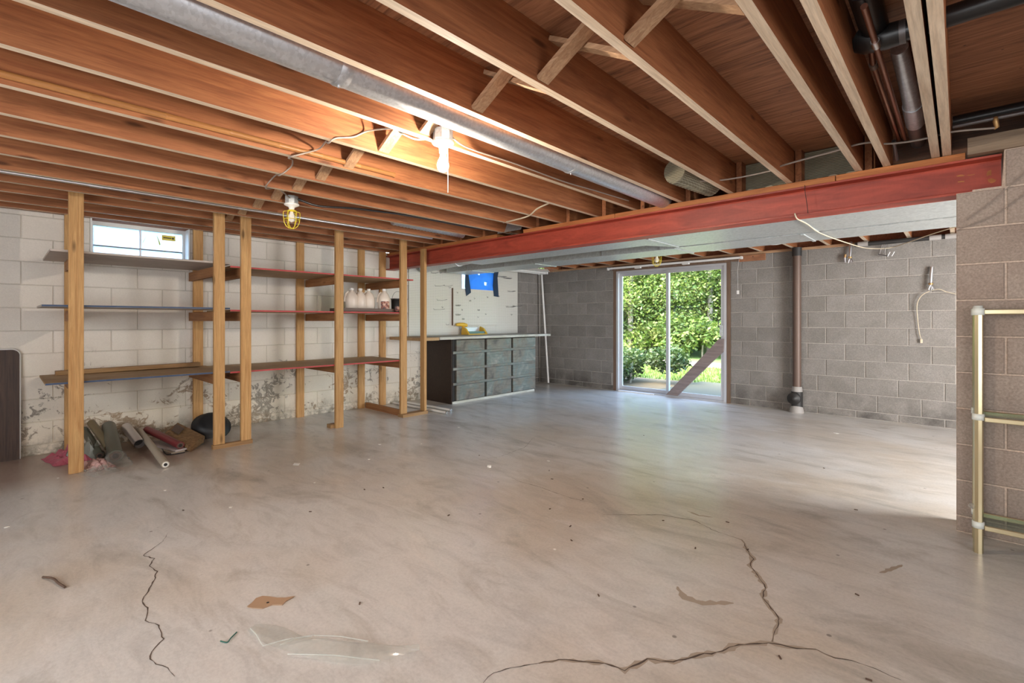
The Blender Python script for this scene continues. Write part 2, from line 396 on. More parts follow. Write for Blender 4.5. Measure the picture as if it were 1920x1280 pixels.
# ------------------------------------------------------------------ block walls
_bm = {}
def block_mesh(du, dz, t, axis, m):
    key = (round(du, 3), round(dz, 3), axis, m)
    if key in _bm: return _bm[key]
    e = .004; g = G(); hu, hz = du / 2, dz / 2
    def P(u, w, z): return (u, w, z) if axis == 'X' else (w, u, z)
    # back at w=0, front (chamfered) at w=t; flipped by scale for other walls
    vs = [P(-hu, 0, -hz), P(hu, 0, -hz), P(hu, 0, hz), P(-hu, 0, hz), P(-hu, t - e, -hz), P(hu, t - e, -hz), P(hu, t - e, hz), P(-hu, t - e, hz),
          P(-hu + e, t, -hz + e), P(hu - e, t, -hz + e), P(hu - e, t, hz - e), P(-hu + e, t, hz - e)]
    fs = [(0, 1, 2, 3), (0, 4, 5, 1), (1, 5, 6, 2), (2, 6, 7, 3), (3, 7, 4, 0), (4, 8, 9, 5), (5, 9, 10, 6), (6, 10, 11, 7), (7, 11, 8, 4), (8, 11, 10, 9)]
    g.add(vs, fs); me = g.mesh('block', [M[m]], (0, 0, 0))
    b = bmesh.new(); b.from_mesh(me); bmesh.ops.recalc_face_normals(b, faces=b.faces); b.to_mesh(me); b.free()
    _bm[key] = me; return me
def sub(rect, hole):
    u0, u1, z0, z1 = rect; a0, a1, b0, b1 = hole
    if u1 <= a0 or u0 >= a1 or z1 <= b0 or z0 >= b1: return [rect]
    out = []
    if u0 < a0: out.append((u0, a0, z0, z1))
    if u1 > a1: out.append((a1, u1, z0, z1))
    m0, m1 = max(u0, a0), min(u1, a1)
    if z0 < b0: out.append((m0, m1, z0, b0))
    if z1 > b1: out.append((m0, m1, b1, z1))
    return out
def blocks(parent, axis, w, sgn, u0, u1, zt, holes, joint, matf, proud=.006, gap=.009):
    """course grid z = .09 + .2032 k; joint(k) gives the x/y of one vertical joint of that course"""
    pitch = .4064
    for k in range(0, 12):
        z1 = .09 + .2032 * k; z0 = max(z1 - .2032, 0); z1c = min(z1, zt)
        if z0 >= zt - .02: break
        j = joint(k); n0 = math.floor((u0 - j) / pitch)
        for n in range(n0, n0 + int((u1 - u0) / pitch) + 3):
            a = max(j + n * pitch, u0); b = min(j + (n + 1) * pitch, u1)
            if b - a < .03: continue
            rs = [(a, b, z0, z1c)]
            for h in holes: rs = [q for r in rs for q in sub(r, h)]
            for (a2, b2, c0, c1) in rs:
                du, dz = b2 - a2 - gap, c1 - c0 - gap
                if du < .02 or dz < .02: continue
                uc, zc = (a2 + b2) / 2, (c0 + c1) / 2
                t = .02; me = block_mesh(du, dz, t, axis, matf(uc, zc))
                o = bpy.data.objects.new('block', me); COL.objects.link(o); o.parent = parent
                w0 = w + sgn * (proud + random.uniform(-.0012, .0012) - t)
                pos = Vector((uc, w0, zc)) if axis == 'X' else Vector((w0, uc, zc))
                o.location = pos - WP[parent.name]
                if sgn < 0: o.scale = (1, -1, 1) if axis == 'X' else (-1, 1, 1)

# floor
fl = obj('floor', B(-6.2, 2.6, -2.7, 7.42, -.12, 0), 'floor', kind='structure')
# left wall (painted block, bare grey past the pegboard)
WX = -6.0
W1 = (.58, 1.38, 1.80, 2.165); W2 = (5.2, 5.93, 1.70, 2.165)
g = G(); zt = 2.165
for (a, b, c, d) in [(-2.7, .58, 0, zt), (.58, 1.38, 0, 1.80), (1.38, 5.2, 0, zt), (5.2, 5.93, 0, 1.70), (5.93, 7.42, 0, zt)]: g.box(-6.2, WX, a, b, c, d)
wl_ = obj('wall_left', g, 'paint_mortar', kind='structure')
g = B(-6.1995, WX + .0012, 6.5, 7.2, 0, zt - .001); obj('bare_mortar', g, 'mortar', wl_)
blocks(wl_, 'Y', WX, 1, -.9, 6.5, zt, [W1, W2], lambda k: .126 + (0 if k % 2 == 0 else .2032), lambda u, z: 'paint', proud=.0045, gap=.006)
blocks(wl_, 'Y', WX, 1, 6.5, 7.2, zt, [], lambda k: .126 + (0 if k % 2 == 0 else .2032), lambda u, z: 'block', proud=.006)
# back wall
WY = 7.21; D1 = (-4.36, -2.42, -.01, 2.09); zb = 2.122
g = G()
for (a, b, c, d) in [(-6.2, -4.36, 0, zb), (-4.36, -2.42, 2.09, zb), (-2.42, 2.6, 0, zb)]: g.box(a, b, WY, WY + .2, c, d)
wb = obj('wall_back', g, 'mortar', kind='structure')
blocks(wb, 'X', WY, -1, -5.99, 1.4, zb, [D1], lambda k: {0: -.53, 1: -.324, 2: -.128}.get(k, -.237 if k % 2 == 0 else -.44), lambda u, z: 'block')
# stub wall of brown block beside the beam
SX, SY = -.02, 3.72
g = G(); g.box(SX + .004, 2.4, SY, SY + .2, 0, 1.917); g.box(.175, 2.4, SY, SY + .2, 1.917, 2.122)
ws = obj('wall_middle', g, 'mortar_brown', kind='structure')
blocks(ws, 'X', SY, -1, SX, 1.6, 2.122, [(-.1, .175, 1.919, 2.2)], lambda k: .18 if k % 2 == 1 else .383, lambda u, z: 'block_brown')
obj('mortar_patch', G().prism([(.05, 3.735), (.176, 3.735), (.176, 3.80), (.05, 3.80)], 1.917, 1.93).add([(.165, 3.73, 1.917), (.176, 3.73, 1.917), (.176, 3.73, 2.10), (.165, 3.80, 1.917), (.176, 3.80, 1.917), (.176, 3.80, 2.10)], [(0, 1, 2), (3, 5, 4), (0, 2, 5, 3)]), 'mortar_brown', ws)
obj('wall_near', B(-6.2, 2.6, -2.9, -2.7, 0, 2.39), 'paint', kind='structure')
g = B(2.4, 2.6, -2.7, 7.21, 0, 2.39); obj('wall_right', g, 'block_brown', kind='structure')

# sills and plates on the walls
obj('trim_1', B(-6.16, -5.985, -2.69, 3.74, 2.165, 2.205), 'sill', kind='structure')
obj('trim_2', B(-6.2, -6.04, -2.69, 7.2, 2.205, 2.39), 'sill', kind='structure')
obj('trim_3', B(-5.98, 2.39, 7.19, 7.36, 2.122, 2.155), 'bridge', kind='structure')
obj('trim_4', B(-5.98, 2.39, 7.32, 7.36, 2.155, 2.39), 'sill', kind='structure')
obj('trim_5', B(.03, 2.39, 3.70, 3.90, 2.122, 2.215), 'plate_pale', kind='structure')

# ceiling: subfloor panels and joists
cl = obj('ceiling', B(-6.2, 2.6, -2.7, 7.42, 2.412, 2.44), 'dark', kind='structure')
def sheet(x0, x1, y0, y1):
    return B(x0 + .002, x1 - .002, y0 + .002, y1 - .002, 2.39, 2.411)
xs = [-6.2, -5.02, -2.58, -.14, 2.3]; ys = [-2.7, -1.36, -.14, 1.08, 2.30, 3.52, 4.74, 5.96, 7.2]
for j in range(8):
    off = 1.22 if j % 2 else 0
    e = [-6.2] + [x + off for x in (-5.02, -2.58, -.14)] + [2.4]
    for i in range(len(e) - 1): obj('plywood_panel', sheet(e[i], e[i + 1], ys[j], ys[j + 1]), 'ply', cl)
JB, JT, JW = 2.155, 2.389, .038
JX = [-5.90, -5.61, -5.195, -4.83, -4.45, -4.045, -3.637, -3.249, -2.86, -2.45, -2.057, -1.657, -1.264, -.871, -.475, -.333, -.1055, -.056, .37, .77, 1.17, 1.57, 1.97]
for i, x in enumerate(JX):
    g = B(x - JW / 2, x + JW / 2, -2.68, 3.9, JB + random.uniform(0, .003), JT, bottom=1); obj('joist', g, ['joist', 'joist_bottom_lit'], cl)
for i, x in enumerate(JX[:-1]):
    if i in (0, 15, 17): continue
    xx = x + .045
    g = B(xx - JW / 2, xx + JW / 2, 3.80 + random.uniform(0, .02), 7.31, JB + .001, JT, bottom=1); obj('joist', g, ['joist', 'joist_bottom_lit'], cl)
# cross bridging between the joists at mid span
YB = 1.51
for i in range(2, 14):
    a, b = JX[i] + JW / 2 + .001, JX[i + 1] - JW / 2 - .001
    if i == 11: pass
    near = (i + 1 == 10)
    g = G().bar((a, YB, JB + .018), (b, YB, JT - .022), .064, .019, up=(0, 0, 1)); obj('bridging', g, 'bridge', cl)
    g = G().bar((a, YB + .075, JT - .022), (b, YB + .075, JB + .018), .064, .019, up=(0, 0, 1)); obj('bridging', g, 'bridge', cl)
# insulation pieces standing on the beam between joist ends
for (a, b, lb) in [(-1.24, -.895, 'ribbed grey foam piece standing on the beam, left one of two'), (-.848, -.498, 'ribbed grey foam piece standing on the beam, right one of two')]:
    g = G().box(a, b, 3.905, 3.935, 2.157, 2.385); o = thing('insulation_piece', ((a + b) / 2, 3.9, 2.157), lb, 'insulation', 'foam pieces on the beam')
    obj('foam_board', g, 'insul', o)
    g = G(); n = 14
    vs = []
    for q in range(n + 1):
        x = a + (b - a) * q / n; h = .02 + .018 * random.random()
        vs += [(x, 3.86, 2.1565), (x, 3.90, 2.1565), (x, 3.875 + .02 * random.random(), 2.1565 + h)]
    fs = []
    for q in range(n):
        o3 = q * 3
        fs += [(o3, o3 + 3, o3 + 5, o3 + 2), (o3 + 1, o3 + 2, o3 + 5, o3 + 4), (o3, o3 + 1, o3 + 4, o3 + 3)]
    obj('torn_edge', g.add(vs, fs), 'cable', o)

# steel beam with its timber plate
bm_ = thing('steel_beam', (-2.9, 3.83, 1.917), 'long red painted steel beam carrying the ceiling joists, one end on the brown block wall', 'beam')
g = G(); yc = 3.83; hw = .07
prof = [(-hw, 1.917), (hw, 1.917), (hw, 1.930), (.010, 1.936), (.005, 1.945), (.005, 2.087), (.010, 2.096), (hw, 2.102), (hw, 2.114), (-hw, 2.114), (-hw, 2.102), (-.010, 2.096), (-.005, 2.087), (-.005, 1.945), (-.010, 1.936), (-hw, 1.930)]
n = len(prof); vs = [(x, yc + p, z) for x in (-5.99, .168) for p, z in prof]
obj('beam_section', G().add(vs, [tuple(range(n)), tuple(range(2 * n - 1, n - 1, -1))] + [(i, n + i, n + (i + 1) % n, (i + 1) % n) for i in range(n)]), 'red', bm_)
e = [-5.95, -3.62, -3.35, -2.27, -.62, .022]
for a, b in [(-5.95, -3.75), (-3.36, -2.262), (-2.258, -.602), (-.598, .022)]:
    obj('plate_board', B(a, b, 3.762, 3.90, 2.115, 2.154), 'plate', bm_, bevel=.003)

# ------------------------------------------------------------------ ducts behind the beam
def duct(label, segs, seams):
    o = thing('rectangular_duct', (segs[0][0], segs[0][2], 1.93), label, 'duct')
    for (a, b, y0, y1) in segs: obj('duct_section', B(a, b, y0, y1, 1.93, 2.14), 'galv', o, bevel=.004)
    for (x, y0, y1) in seams: obj('seam_cleat', B(x - .012, x + .012, y0 - .006, y1 + .006, 1.922, 1.9295), 'galv', o)
    return o
d1 = duct('wide galvanised rectangular duct running right behind the red beam', [(-2.09, 2.2, 3.975, 4.60), (-4.6, -2.0915, 3.975, 4.33)], [(-2.05, 3.975, 4.60), (-.86, 3.975, 4.60), (.9, 3.975, 4.6)])
obj('reducer', G().add([(-2.094, 4.331, 1.9305), (-2.25, 4.331, 1.9305), (-2.094, 4.58, 1.9305), (-2.094, 4.331, 2.139), (-2.25, 4.331, 2.139), (-2.094, 4.58, 2.139)], [(0, 1, 2), (3, 5, 4), (0, 3, 4, 1), (1, 4, 5, 2), (0, 2, 5, 3)]), 'galv', d1)
d2 = duct('second galvanised rectangular duct, farther from the red beam, end above the pegboard', [(-5.78, -2.1, 4.70, 5.14), (-2.0985, 2.2, 4.66, 5.12)], [(-2.12, 4.66, 5.14), (-.98, 4.66, 5.12), (-4.0, 4.70, 5.14), (-5.2, 4.70, 5.14)])
for x in (-5.3, -4.55, -3.85, -3.0, -2.3): obj('duct_strap', B(x - .012, x + .012, 4.697, 4.6995, 1.935, 2.1545), 'steel', d2)
o = thing('round_duct_pipe', (-5.3, 4.3, 2.0), 'short round silver duct pipe under the left end of the beam, above the pegboard', 'duct')
obj('pipe_section', G().tube([(-5.9, 4.36, 2.0), (-4.605, 4.16, 2.02)], .085, 20), 'galv_pipe', o)
obj('pipe_collar', G().tube([(-4.95, 4.213, 2.015), (-4.90, 4.205, 2.016)], .092, 20), 'galv_pipe', o)

# round duct in the joist bay
o = thing('round_ceiling_duct', (-1.80, .5, 2.2), 'long round silver duct in the joist bay right of the lit bulb', 'duct')
for k, (a, b) in enumerate([(-2.6, -.62), (-.618, .93), (.932, 2.48), (2.482, 3.77)]):
    obj('duct_length', G().tube([(-1.80, a, 2.205), (-1.80, b, 2.205)], .074, 24), 'galv_pipe', o)
for y in (-.62, .93, 2.48):
    obj('duct_joint', G().tube([(-1.80, y - .03, 2.205), (-1.80, y - .02, 2.205), (-1.80, y, 2.205), (-1.80, y + .02, 2.205)], [.075, .078, .078, .075], 24), 'galv_pipe', o)
    obj('screw', G().tube([(-1.80, y - .012, 2.128), (-1.80, y - .012, 2.118)], .005, 8), 'steel', o)
obj('damper_hole', G().lathe((-1.8455, .155, 2.144), [(0, 0), (.017, 0), (.017, .004), (0, .004)], 14, mtx=Matrix.Rotation(R(38), 4, 'Y')), 'dark', o)

# bamboo pole
o = thing('bamboo_pole', (-2.82, -.4, 2.19), 'long tan bamboo pole fixed along a ceiling joist left of the lit bulb', 'pole')
ys_ = [-2.5, -2.1, -1.7, -1.35, -1.0, -.68, -.36, -.03, .27, .55, .83, 1.08, 1.33, 1.58, 1.84]
for a, b in zip(ys_[:-1], ys_[1:]):
    k = 1 - .012 * (a + 2.5)
    obj('bamboo_segment', G().tube([(-2.822, a, 2.19), (-2.822, a + .012, 2.19), (-2.822, (a + b) / 2, 2.19), (-2.822, b - .012, 2.19), (-2.822, b, 2.19)], [.019 * k, .0165 * k, .0158 * k, .0165 * k, .019 * k], 12), 'bamboo' if 'bamboo' in M else M.setdefault('bamboo', wood('bamboo', (.46, .22, .075), (.30, .125, .042), 'Y', knots=False, rough=.4)) and 'bamboo', o)

# steel conduit
o = thing('conduit', (-4.57, 0, 2.17), 'thin shiny steel conduit running along the joists above the shelves', 'pipe')
for a, b in [(-2.6, .45), (.50, 3.5)]: obj('conduit_length', G().tube([(-4.575, a, 2.172), (-4.575, b, 2.172)], .0145, 12), 'steel', o)
obj('coupling', G().tube([(-4.575, .44, 2.172), (-4.575, .51, 2.172)], .018, 12), 'steel', o)

# flexible duct and flashing near the beam
obj('flashing_sheet', G().add([(-3.72, 3.74, 2.152), (-3.375, 3.74, 2.156), (-3.38, 3.79, 2.24), (-3.74, 3.79, 2.27), (-3.72, 3.745, 2.152), (-3.375, 3.745, 2.156), (-3.38, 3.795, 2.24), (-3.74, 3.795, 2.27)],
    [(0, 1, 2, 3), (7, 6, 5, 4), (0, 4, 5, 1), (1, 5, 6, 2), (2, 6, 7, 3), (3, 7, 4, 0)]), 'galv', None, 'crumpled silver metal sheet bent over the beam between two joists', 'metal sheet')
g = G(); n = 46
obj('flexible_duct', g.tube([(-4.25 + .0 * i, 2.75 + i * .021, 2.225 - .0003 * i) for i in range(n)], [.052 if i % 2 else .046 for i in range(n)], 16), 'galv_pipe', None, 'ribbed silver flexible duct between joists near the left end of the beam', 'duct')
g = G(); n = 26
obj('flexible_duct', g.tube([(-1.45 + .002 * i, 3.2 + i * .021, 2.235 + .0002 * i) for i in range(n)], [.088 if i % 2 else .08 for i in range(n)], 18), 'insul', None, 'fat grey flexible duct ending over the beam right of the round silver duct', 'duct')

# ------------------------------------------------------------------ lamps
def lamp_holder(o, x, y, z, box=True):
    obj('junction_box', G().lathe((x, y, z), [(.05, 0), (.052, .006), (.052, .058), (.046, .062)], 8, smooth=False), 'galv', o)
    obj('lamp_holder', G().lathe((x, y, z), [(.019, -.062), (.021, -.036), (.026, -.028), (.052, -.016), (.058, -.010), (.056, -.002), (.02, 0)], 24), 'porcelain', o)
o = thing('ceiling_bulb', (-1.985, 1.59, 2.1), 'lit bare bulb in a white porcelain holder with a pull string', 'lamp')
lamp_holder(o, -1.985, 1.59, 2.137)
bl = obj('bulb', G().lathe((-1.985, 1.59, 2.075), [(.013, .002), (.0135, -.014), (.018, -.03), (.027, -.048), (.030, -.066), (.027, -.083), (.016, -.094), (.0, -.097)], 20), 'bulb_on', o)
obj('pull_string', G().tube([(-1.958, 1.60, 2.115), (-1.956, 1.60, 2.0), (-1.956, 1.60, 1.865)], .0016, 6), 'string', o)
def cage_lamp(x, y, z, label):
    o = thing('caged_lamp', (x, y, z), label, 'lamp')
    lamp_holder(o, x, y, z)
    obj('bulb', G().lathe((x, y, z - .058), [(.013, 0), (.015, -.018), (.028, -.05), (.029, -.066), (.024, -.082), (.0, -.094)], 16), 'bulb_off', o)
    obj('cage_collar', G().lathe((x, y, z - .066), [(.026, 0), (.028, .012), (.032, .012), (.032, 0)], 20), 'yellow', o)
    for k in range(6):
        a = R(60 * k + 12); c, s_ = math.cos(a), math.sin(a)
        pts = [(x + c * r, y + s_ * r, z + q) for r, q in [(.030, -.060), (.058, -.066), (.062, -.075), (.060, -.12), (.055, -.155), (.042, -.182), (.022, -.198), (.012, -.2)]]
        obj('cage_wire', G().tube(pts, .0028, 6), 'yellow', o)
    for r, q in [(.0595, -.128), (.018, -.2)]:
        obj('cage_ring', G().tube([(x + math.cos(R(t)) * r, y + math.sin(R(t)) * r, z + q) for t in range(0, 360, 20)], .0026, 6, closed=True), 'yellow', o)
    return o
M['bulb_off'] = mat('frosted_bulb', (.85, .82, .76), .3)
cage_lamp(-3.955, 1.614, 2.142, 'unlit bulb in a yellow wire cage hanging over the shelving')
cage_lamp(-2.93, 5.93, 2.115, 'unlit bulb in a yellow wire cage near the sliding glass door')

# ------------------------------------------------------------------ pipes at the top right
o = thing('drain_pipe', (.1, 2.35, 2.3), 'black plastic drain pipe crossing the joists at the top right', 'pipe')
obj('pipe_run', G().tube([(-.215, 2.36, 2.30), (2.3, 2.33, 2.315)], .037, 18), 'black', o)
obj('elbow', G().tube([(-.30, 2.36, 2.33), (-.27, 2.36, 2.31), (-.205, 2.36, 2.30), (-.17, 2.36, 2.30)], [.05, .05, .047, .045], 18), 'black', o)
obj('trap_body', G().tube([(-.245, 2.02, 2.34), (-.245, 2.40, 2.34)], .046, 18), 'black', o)
obj('hub', G().tube([(-.19, 2.36, 2.30), (-.15, 2.36, 2.30)], .044, 18), 'darksteel', o)
o = thing('dark_pipe', (.6, 3.65, 2.28), 'dark pipe running along the top of the brown block wall', 'pipe')
obj('pipe_run', G().tube([(-.03, 3.62, 2.30), (2.3, 3.62, 2.30)], .03, 16), 'black', o)
obj('thin_pipe', G().tube([(-.03, 3.56, 2.255), (2.3, 3.56, 2.255)], .011, 10), 'darksteel', o)
obj('rusty_clamp', G().tube([(.135, 3.53, 2.25), (.135, 3.55, 2.235), (.14, 3.555, 2.205), (.13, 3.56, 2.20)], [.008, .012, .010, .006], 8), 'brass', o)
o = thing('copper_pipes', (-.25, 2.9, 2.28), 'pair of old copper water pipes running toward the beam at the top right', 'pipe')
obj('copper_pipe', G().tube([(-.238, 2.0, 2.26), (-.238, 2.30, 2.262), (-.236, 3.62, 2.26)], .011, 12), 'copper', o)
obj('copper_pipe', G().tube([(-.272, 2.50, 2.33), (-.270, 2.53, 2.285), (-.266, 3.70, 2.275)], .011, 12), 'copper', o)
obj('solder_joint', G().tube([(-.238, 2.28, 2.262), (-.238, 2.33, 2.262)], .015, 12), 'steel', o)
obj('solder_joint', G().tube([(-.2705, 2.53, 2.285), (-.270, 2.57, 2.2848)], .015, 12), 'cast', o)
o = thing('metal_vent_pipe', (-.17, 3.0, 2.3), 'grey metal vent pipe sloping down to the beam between joists at the top right', 'pipe')
obj('vent_section', G().tube([(-.19, 2.62, 2.36), (-.178, 3.05, 2.30), (-.176, 3.18, 2.29)], [.032, .036, .040], 18), 'galv_pipe', o)
obj('vent_elbow', G().tube([(-.177, 3.16, 2.29), (-.177, 3.26, 2.285), (-.18, 3.42, 2.275)], [.042, .044, .041], 18), 'galv_pipe', o)
obj('vent_end', G().tube([(-.18, 3.41, 2.275), (-.184, 3.75, 2.262)], .037, 18), 'darksteel', o)
o = thing('short_pipe', (-.30, 3.6, 2.2), 'short thin dark pipe poking down behind the beam plate at the top right', 'pipe')
obj('pipe_stub', G().tube([(-.283, 3.55, 2.24), (-.28, 3.72, 2.17)], .01, 10), 'darksteel', o)

# back wall pipes
o = thing('soil_stack', (-1.56, 7.13, 0), 'brown cast iron soil pipe with a round clean-out, standing against the grey back wall', 'pipe')
obj('stack_pipe', G().tube([(-1.56, 7.125, .30), (-1.56, 7.125, 2.05)], .049, 22), 'cast', o)
obj('stack_top', G().tube([(-1.56, 7.125, 2.04), (-1.56, 7.125, 2.15)], .056, 22), 'iron', o)
obj('lead_joint', G().tube([(-1.56, 7.125, .27), (-1.56, 7.125, .30), (-1.56, 7.125, .335)], [.064, .062, .056], 20), 'foilgrey', o)
obj('clean_out_body', G().tube([(-1.56, 7.125, .06), (-1.56, 7.125, .27)], .066, 22), 'iron', o)
obj('clean_out_plug', G().lathe((-1.575, 7.07, .185), [(0, .075), (.026, .075), (.03, .062), (.072, .058), (.078, .05), (.078, .02), (.07, 0)], 24, mtx=Matrix.Rotation(R(90), 4, 'X')), 'iron', o)
obj('foot_collar', G().tube([(-1.56, 7.11, .0), (-1.56, 7.11, .03), (-1.56, 7.12, .07)], [.085, .08, .07], 20), 'foilgrey', o)
o = thing('back_ceiling_pipe', (-.3, 7.05, 2.13), 'dark horizontal pipe high along the right part of the grey back wall', 'pipe')
obj('pipe_run', G().tube([(-.93, 7.06, 2.11), (1.6, 7.06, 2.125)], .026, 14), 'iron', o)
for x in (-.9, -.25, -.12): obj('coupling', G().tube([(x, 7.06, 2.112), (x + .1, 7.06, 2.113)], .031, 14), 'foilgrey', o)

# hanging clamps and connectors on the back wall
def connector(x, z, label, two=False):
    o = thing('metal_connector', (x, 7.17, z), label, 'connector')
    obj('arm', G().tube([(x, 7.175, z + .20), (x - .004, 7.16, z + .10), (x - .006, 7.155, z + .02)], [.018, .016, .012], 10), 'steel', o)
    obj('brass_ring', G().lathe((x - .007, 7.155, z + .0), [(.018, 0), (.022, .004), (.022, .016), (.018, .02)], 12), 'brass', o)
    for dx in (-.016, .004, .02): obj('prong', G().tube([(x - .007, 7.155, z), (x - .005 + dx, 7.15, z - .03), (x - .005 + dx * 1.2, 7.145, z - .06)], [.009, .008, .006], 8), 'steel', o)
    if two:
        obj('arm', G().tube([(x - .055, 7.16, z + .05), (x - .06, 7.155, z + .01)], .013, 8), 'brass', o)
        obj('prong', G().tube([(x - .06, 7.155, z + .01), (x - .055, 7.15, z - .05)], [.013, .008], 8), 'steel', o)
    return o
connector(-.985, 1.965, 'pair of steel connectors hanging high on the back wall nearest the soil pipe', True)
connector(-.235, 1.60, 'single steel connector on the back wall beside the brown block wall')
o = thing('angle_hanger', (-.66, 7.16, 2.0), 'steel angle hanger with two spring prongs at the top of the back wall', 'hanger')
for dx in (-.02, .02): obj('hanger_rod', G().tube([(-.655 + dx, 7.17, 2.118), (-.68 + dx, 7.15, 1.985)], .005, 6), 'steel', o)
obj('hanger_plate', G().bar((-.71, 7.15, 1.985), (-.62, 7.13, 1.955), .03, .012), 'darksteel', o)
for dx in (0, .04): obj('spring_prong', G().tube([(-.625 + dx, 7.13, 1.95), (-.60 + dx, 7.12, 2.0)], .006, 6), 'steel', o)

# cables
def bez(pts, n=10):
    P = [Vector(p) for p in pts]; out = []
    for i in range(len(P) - 1):
        p0, p1, p2, p3 = P[max(i - 1, 0)], P[i], P[i + 1], P[min(i + 2, len(P) - 1)]
        for k in range(n):
            t = k / n; out.append(.5 * ((2 * p1) + (-p0 + p2) * t + (2 * p0 - 5 * p1 + 4 * p2 - p3) * t * t + (-p0 + 3 * p1 - 3 * p2 + p3) * t ** 3))
    return out + [P[-1]]
def cable(name, pts, r, m, label, cat='cable', n=8):
    return obj(name, G().tube(bez(pts, n), r, 6), m, None, label, cat)
cable('loose_cable', [(-.833, 3.745, 1.934), (-.83, 3.80, 1.905), (-.822, 4.05, 1.905), (-.831, 4.6, 1.908), (-.79, 5.6, 1.943), (-.738, 6.4, 1.979), (-.617, 7.1, 2.044), (-.435, 6.9, 2.062), (-.224, 6.6, 2.09), (-.039, 6.4, 2.11), (.2, 6.3, 2.12)], .005, 'cable', 'beige cable drooping from the red beam across the ducts to the back wall')
cable('loop_cable', [(-2.6, 6.2, 2.14), (-2.35, 6.3, 2.10), (-2.1, 6.35, 2.13), (-1.85, 6.25, 2.135), (-1.6, 6.3, 2.10), (-1.35, 6.3, 2.135), (-1.15, 6.25, 2.10), (-.9, 6.3, 2.11), (-.7, 6.3, 2.135), (-.3, 6.3, 2.13), (.2, 6.2, 2.13)], .006, 'white', 'white cable looping under the joists behind the ducts')
cable('plug_cable', [(-.25, 7.15, 1.53), (-.32, 7.16, 1.48), (-.36, 7.17, 1.38), (-.355, 7.18, 1.2), (-.34, 7.18, 1.05), (-.325, 7.18, .985)], .0045, 'cable', 'thin beige cable hanging down the back wall beside the brown block wall')
obj('cable_plug', B(-.335, -.312, 7.172, 7.188, .94, .985), 'cable', None, 'small beige plug at the lower end of the thin hanging cable', 'plug', bevel=.004)
cable('side_cable', [(-.23, 7.15, 1.535), (-.17, 7.15, 1.545), (-.10, 7.16, 1.51), (.02, 7.17, 1.47)], .004, 'cable', 'short thin cable running right from the steel connector behind the brown block wall')
cable('ceiling_cable', [(-1.47, 3.337, 2.195), (-1.226, 3.5, 2.192), (-0.937, 3.516, 2.195), (-0.824, 3.441, 2.195), (-0.516, 3.373, 2.2), (-0.44, 3.326, 2.195), (-0.368, 3.338, 2.195), (-0.31, 3.403, 2.19), (-0.219, 3.467, 2.195), (-0.122, 3.471, 2.195), (-0.028, 3.448, 2.195), (0.129, 3.527, 2.195)], .0055, 'cable_grey', 'pale cable crossing below the joists in front of the beam at the top right')
cable('lamp_cable', [(-2.04, 1.58, 2.17), (-2.09, 1.50, 2.15), (-2.12, 1.42, 2.17), (-2.2, 1.44, 2.22), (-2.40, 1.40, 2.25), (-2.425, 1.32, 2.20), (-2.425, 1.22, 2.165), (-2.47, 1.2, 2.146), (-2.60, 1.25, 2.20), (-2.80, 1.3, 2.22), (-2.80, 1.2, 2.165), (-2.86, 1.15, 2.146), (-3.05, 1.25, 2.2), (-3.2, 1.3, 2.2), (-3.25, 1.25, 2.146), (-3.45, 1.3, 2.2), (-3.637, 1.3, 2.147), (-3.8, 1.45, 2.2), (-3.91, 1.58, 2.175)], .005, 'cable_grey', 'grey cable looping under the joists between the lit bulb and the caged lamp')
for (x, y, z) in [(-2.47, 1.2, 2.149), (-2.86, 1.15, 2.149), (-3.25, 1.25, 2.149), (-3.637, 1.3, 2.149), (-2.075, 1.47, 2.149)]:
    pass
cable('black_cable', [(-3.90, 1.64, 2.175), (-3.86, 1.8, 2.14), (-3.80, 2.1, 2.16), (-3.72, 2.6, 2.165), (-3.70, 3.2, 2.16), (-3.69, 3.7, 2.17)], .009, 'black', 'black cable running from the caged lamp to the beam between two joists')
cable('thin_joist_cable', [(-1.96, 1.62, 2.17), (-2.025, 1.8, 2.168), (-2.03, 2.2, 2.175), (-2.028, 2.7, 2.17), (-2.03, 3.1, 2.185), (-2.03, 3.6, 2.20)], .0045, 'cable_grey', 'grey cable stapled along the joist right of the lit bulb')
cable('beam_cable', [(-3.3, 3.4, 2.165), (-3.05, 3.3, 2.14), (-2.86, 3.28, 2.148), (-2.7, 3.22, 2.18), (-2.48, 3.2, 2.21)], .007, 'cable', 'short pale cable bent under a joist close to the beam')

cable('wall_wire', [(-.018, 3.705, 1.706), (.064, 3.705, 1.737), (.148, 3.705, 1.778), (.247, 3.705, 1.864), (.33, 3.705, 1.95)], .0022, 'cable_grey', 'lower of two thin wires slanting up across the brown block wall', 'wire')
cable('wall_wire', [(.025, 3.705, 1.758), (.106, 3.705, 1.828), (.168, 3.705, 1.89), (.247, 3.705, 1.975), (.31, 3.705, 2.04)], .0022, 'cable_grey', 'upper of two thin wires slanting up across the brown block wall', 'wire')
cable('beam_wire', [(-.775, 3.752, 2.12), (-.772, 3.75, 2.07), (-.76, 3.75, 1.98), (-.756, 3.752, 1.925)], .002, 'dark', 'short thin dark wire hanging over the face of the red beam', 'wire')
for k, (x, z, w, h) in enumerate([(-.001, 2.039, .022, .006), (.048, 2.035, .02, .003), (.006, 2.004, .02, .005), (.12, 2.03, .012, .02), (.13, 1.985, .02, .012)]):
    pp = [(x + w * (.6 + .6 * random.random()) * math.cos(t), z + h * (.5 + .8 * random.random()) * math.sin(t)) for t in [i * .785 for i in range(8)]]
    obj('paint_chip', G().add([(a, 3.8238, b) for a, b in pp] + [(a, 3.8246, b) for a, b in pp], [tuple(range(8)), tuple(range(15, 7, -1))] + [(i, (i + 1) % 8, 8 + (i + 1) % 8, 8 + i) for i in range(8)]), 'plate', bm_)
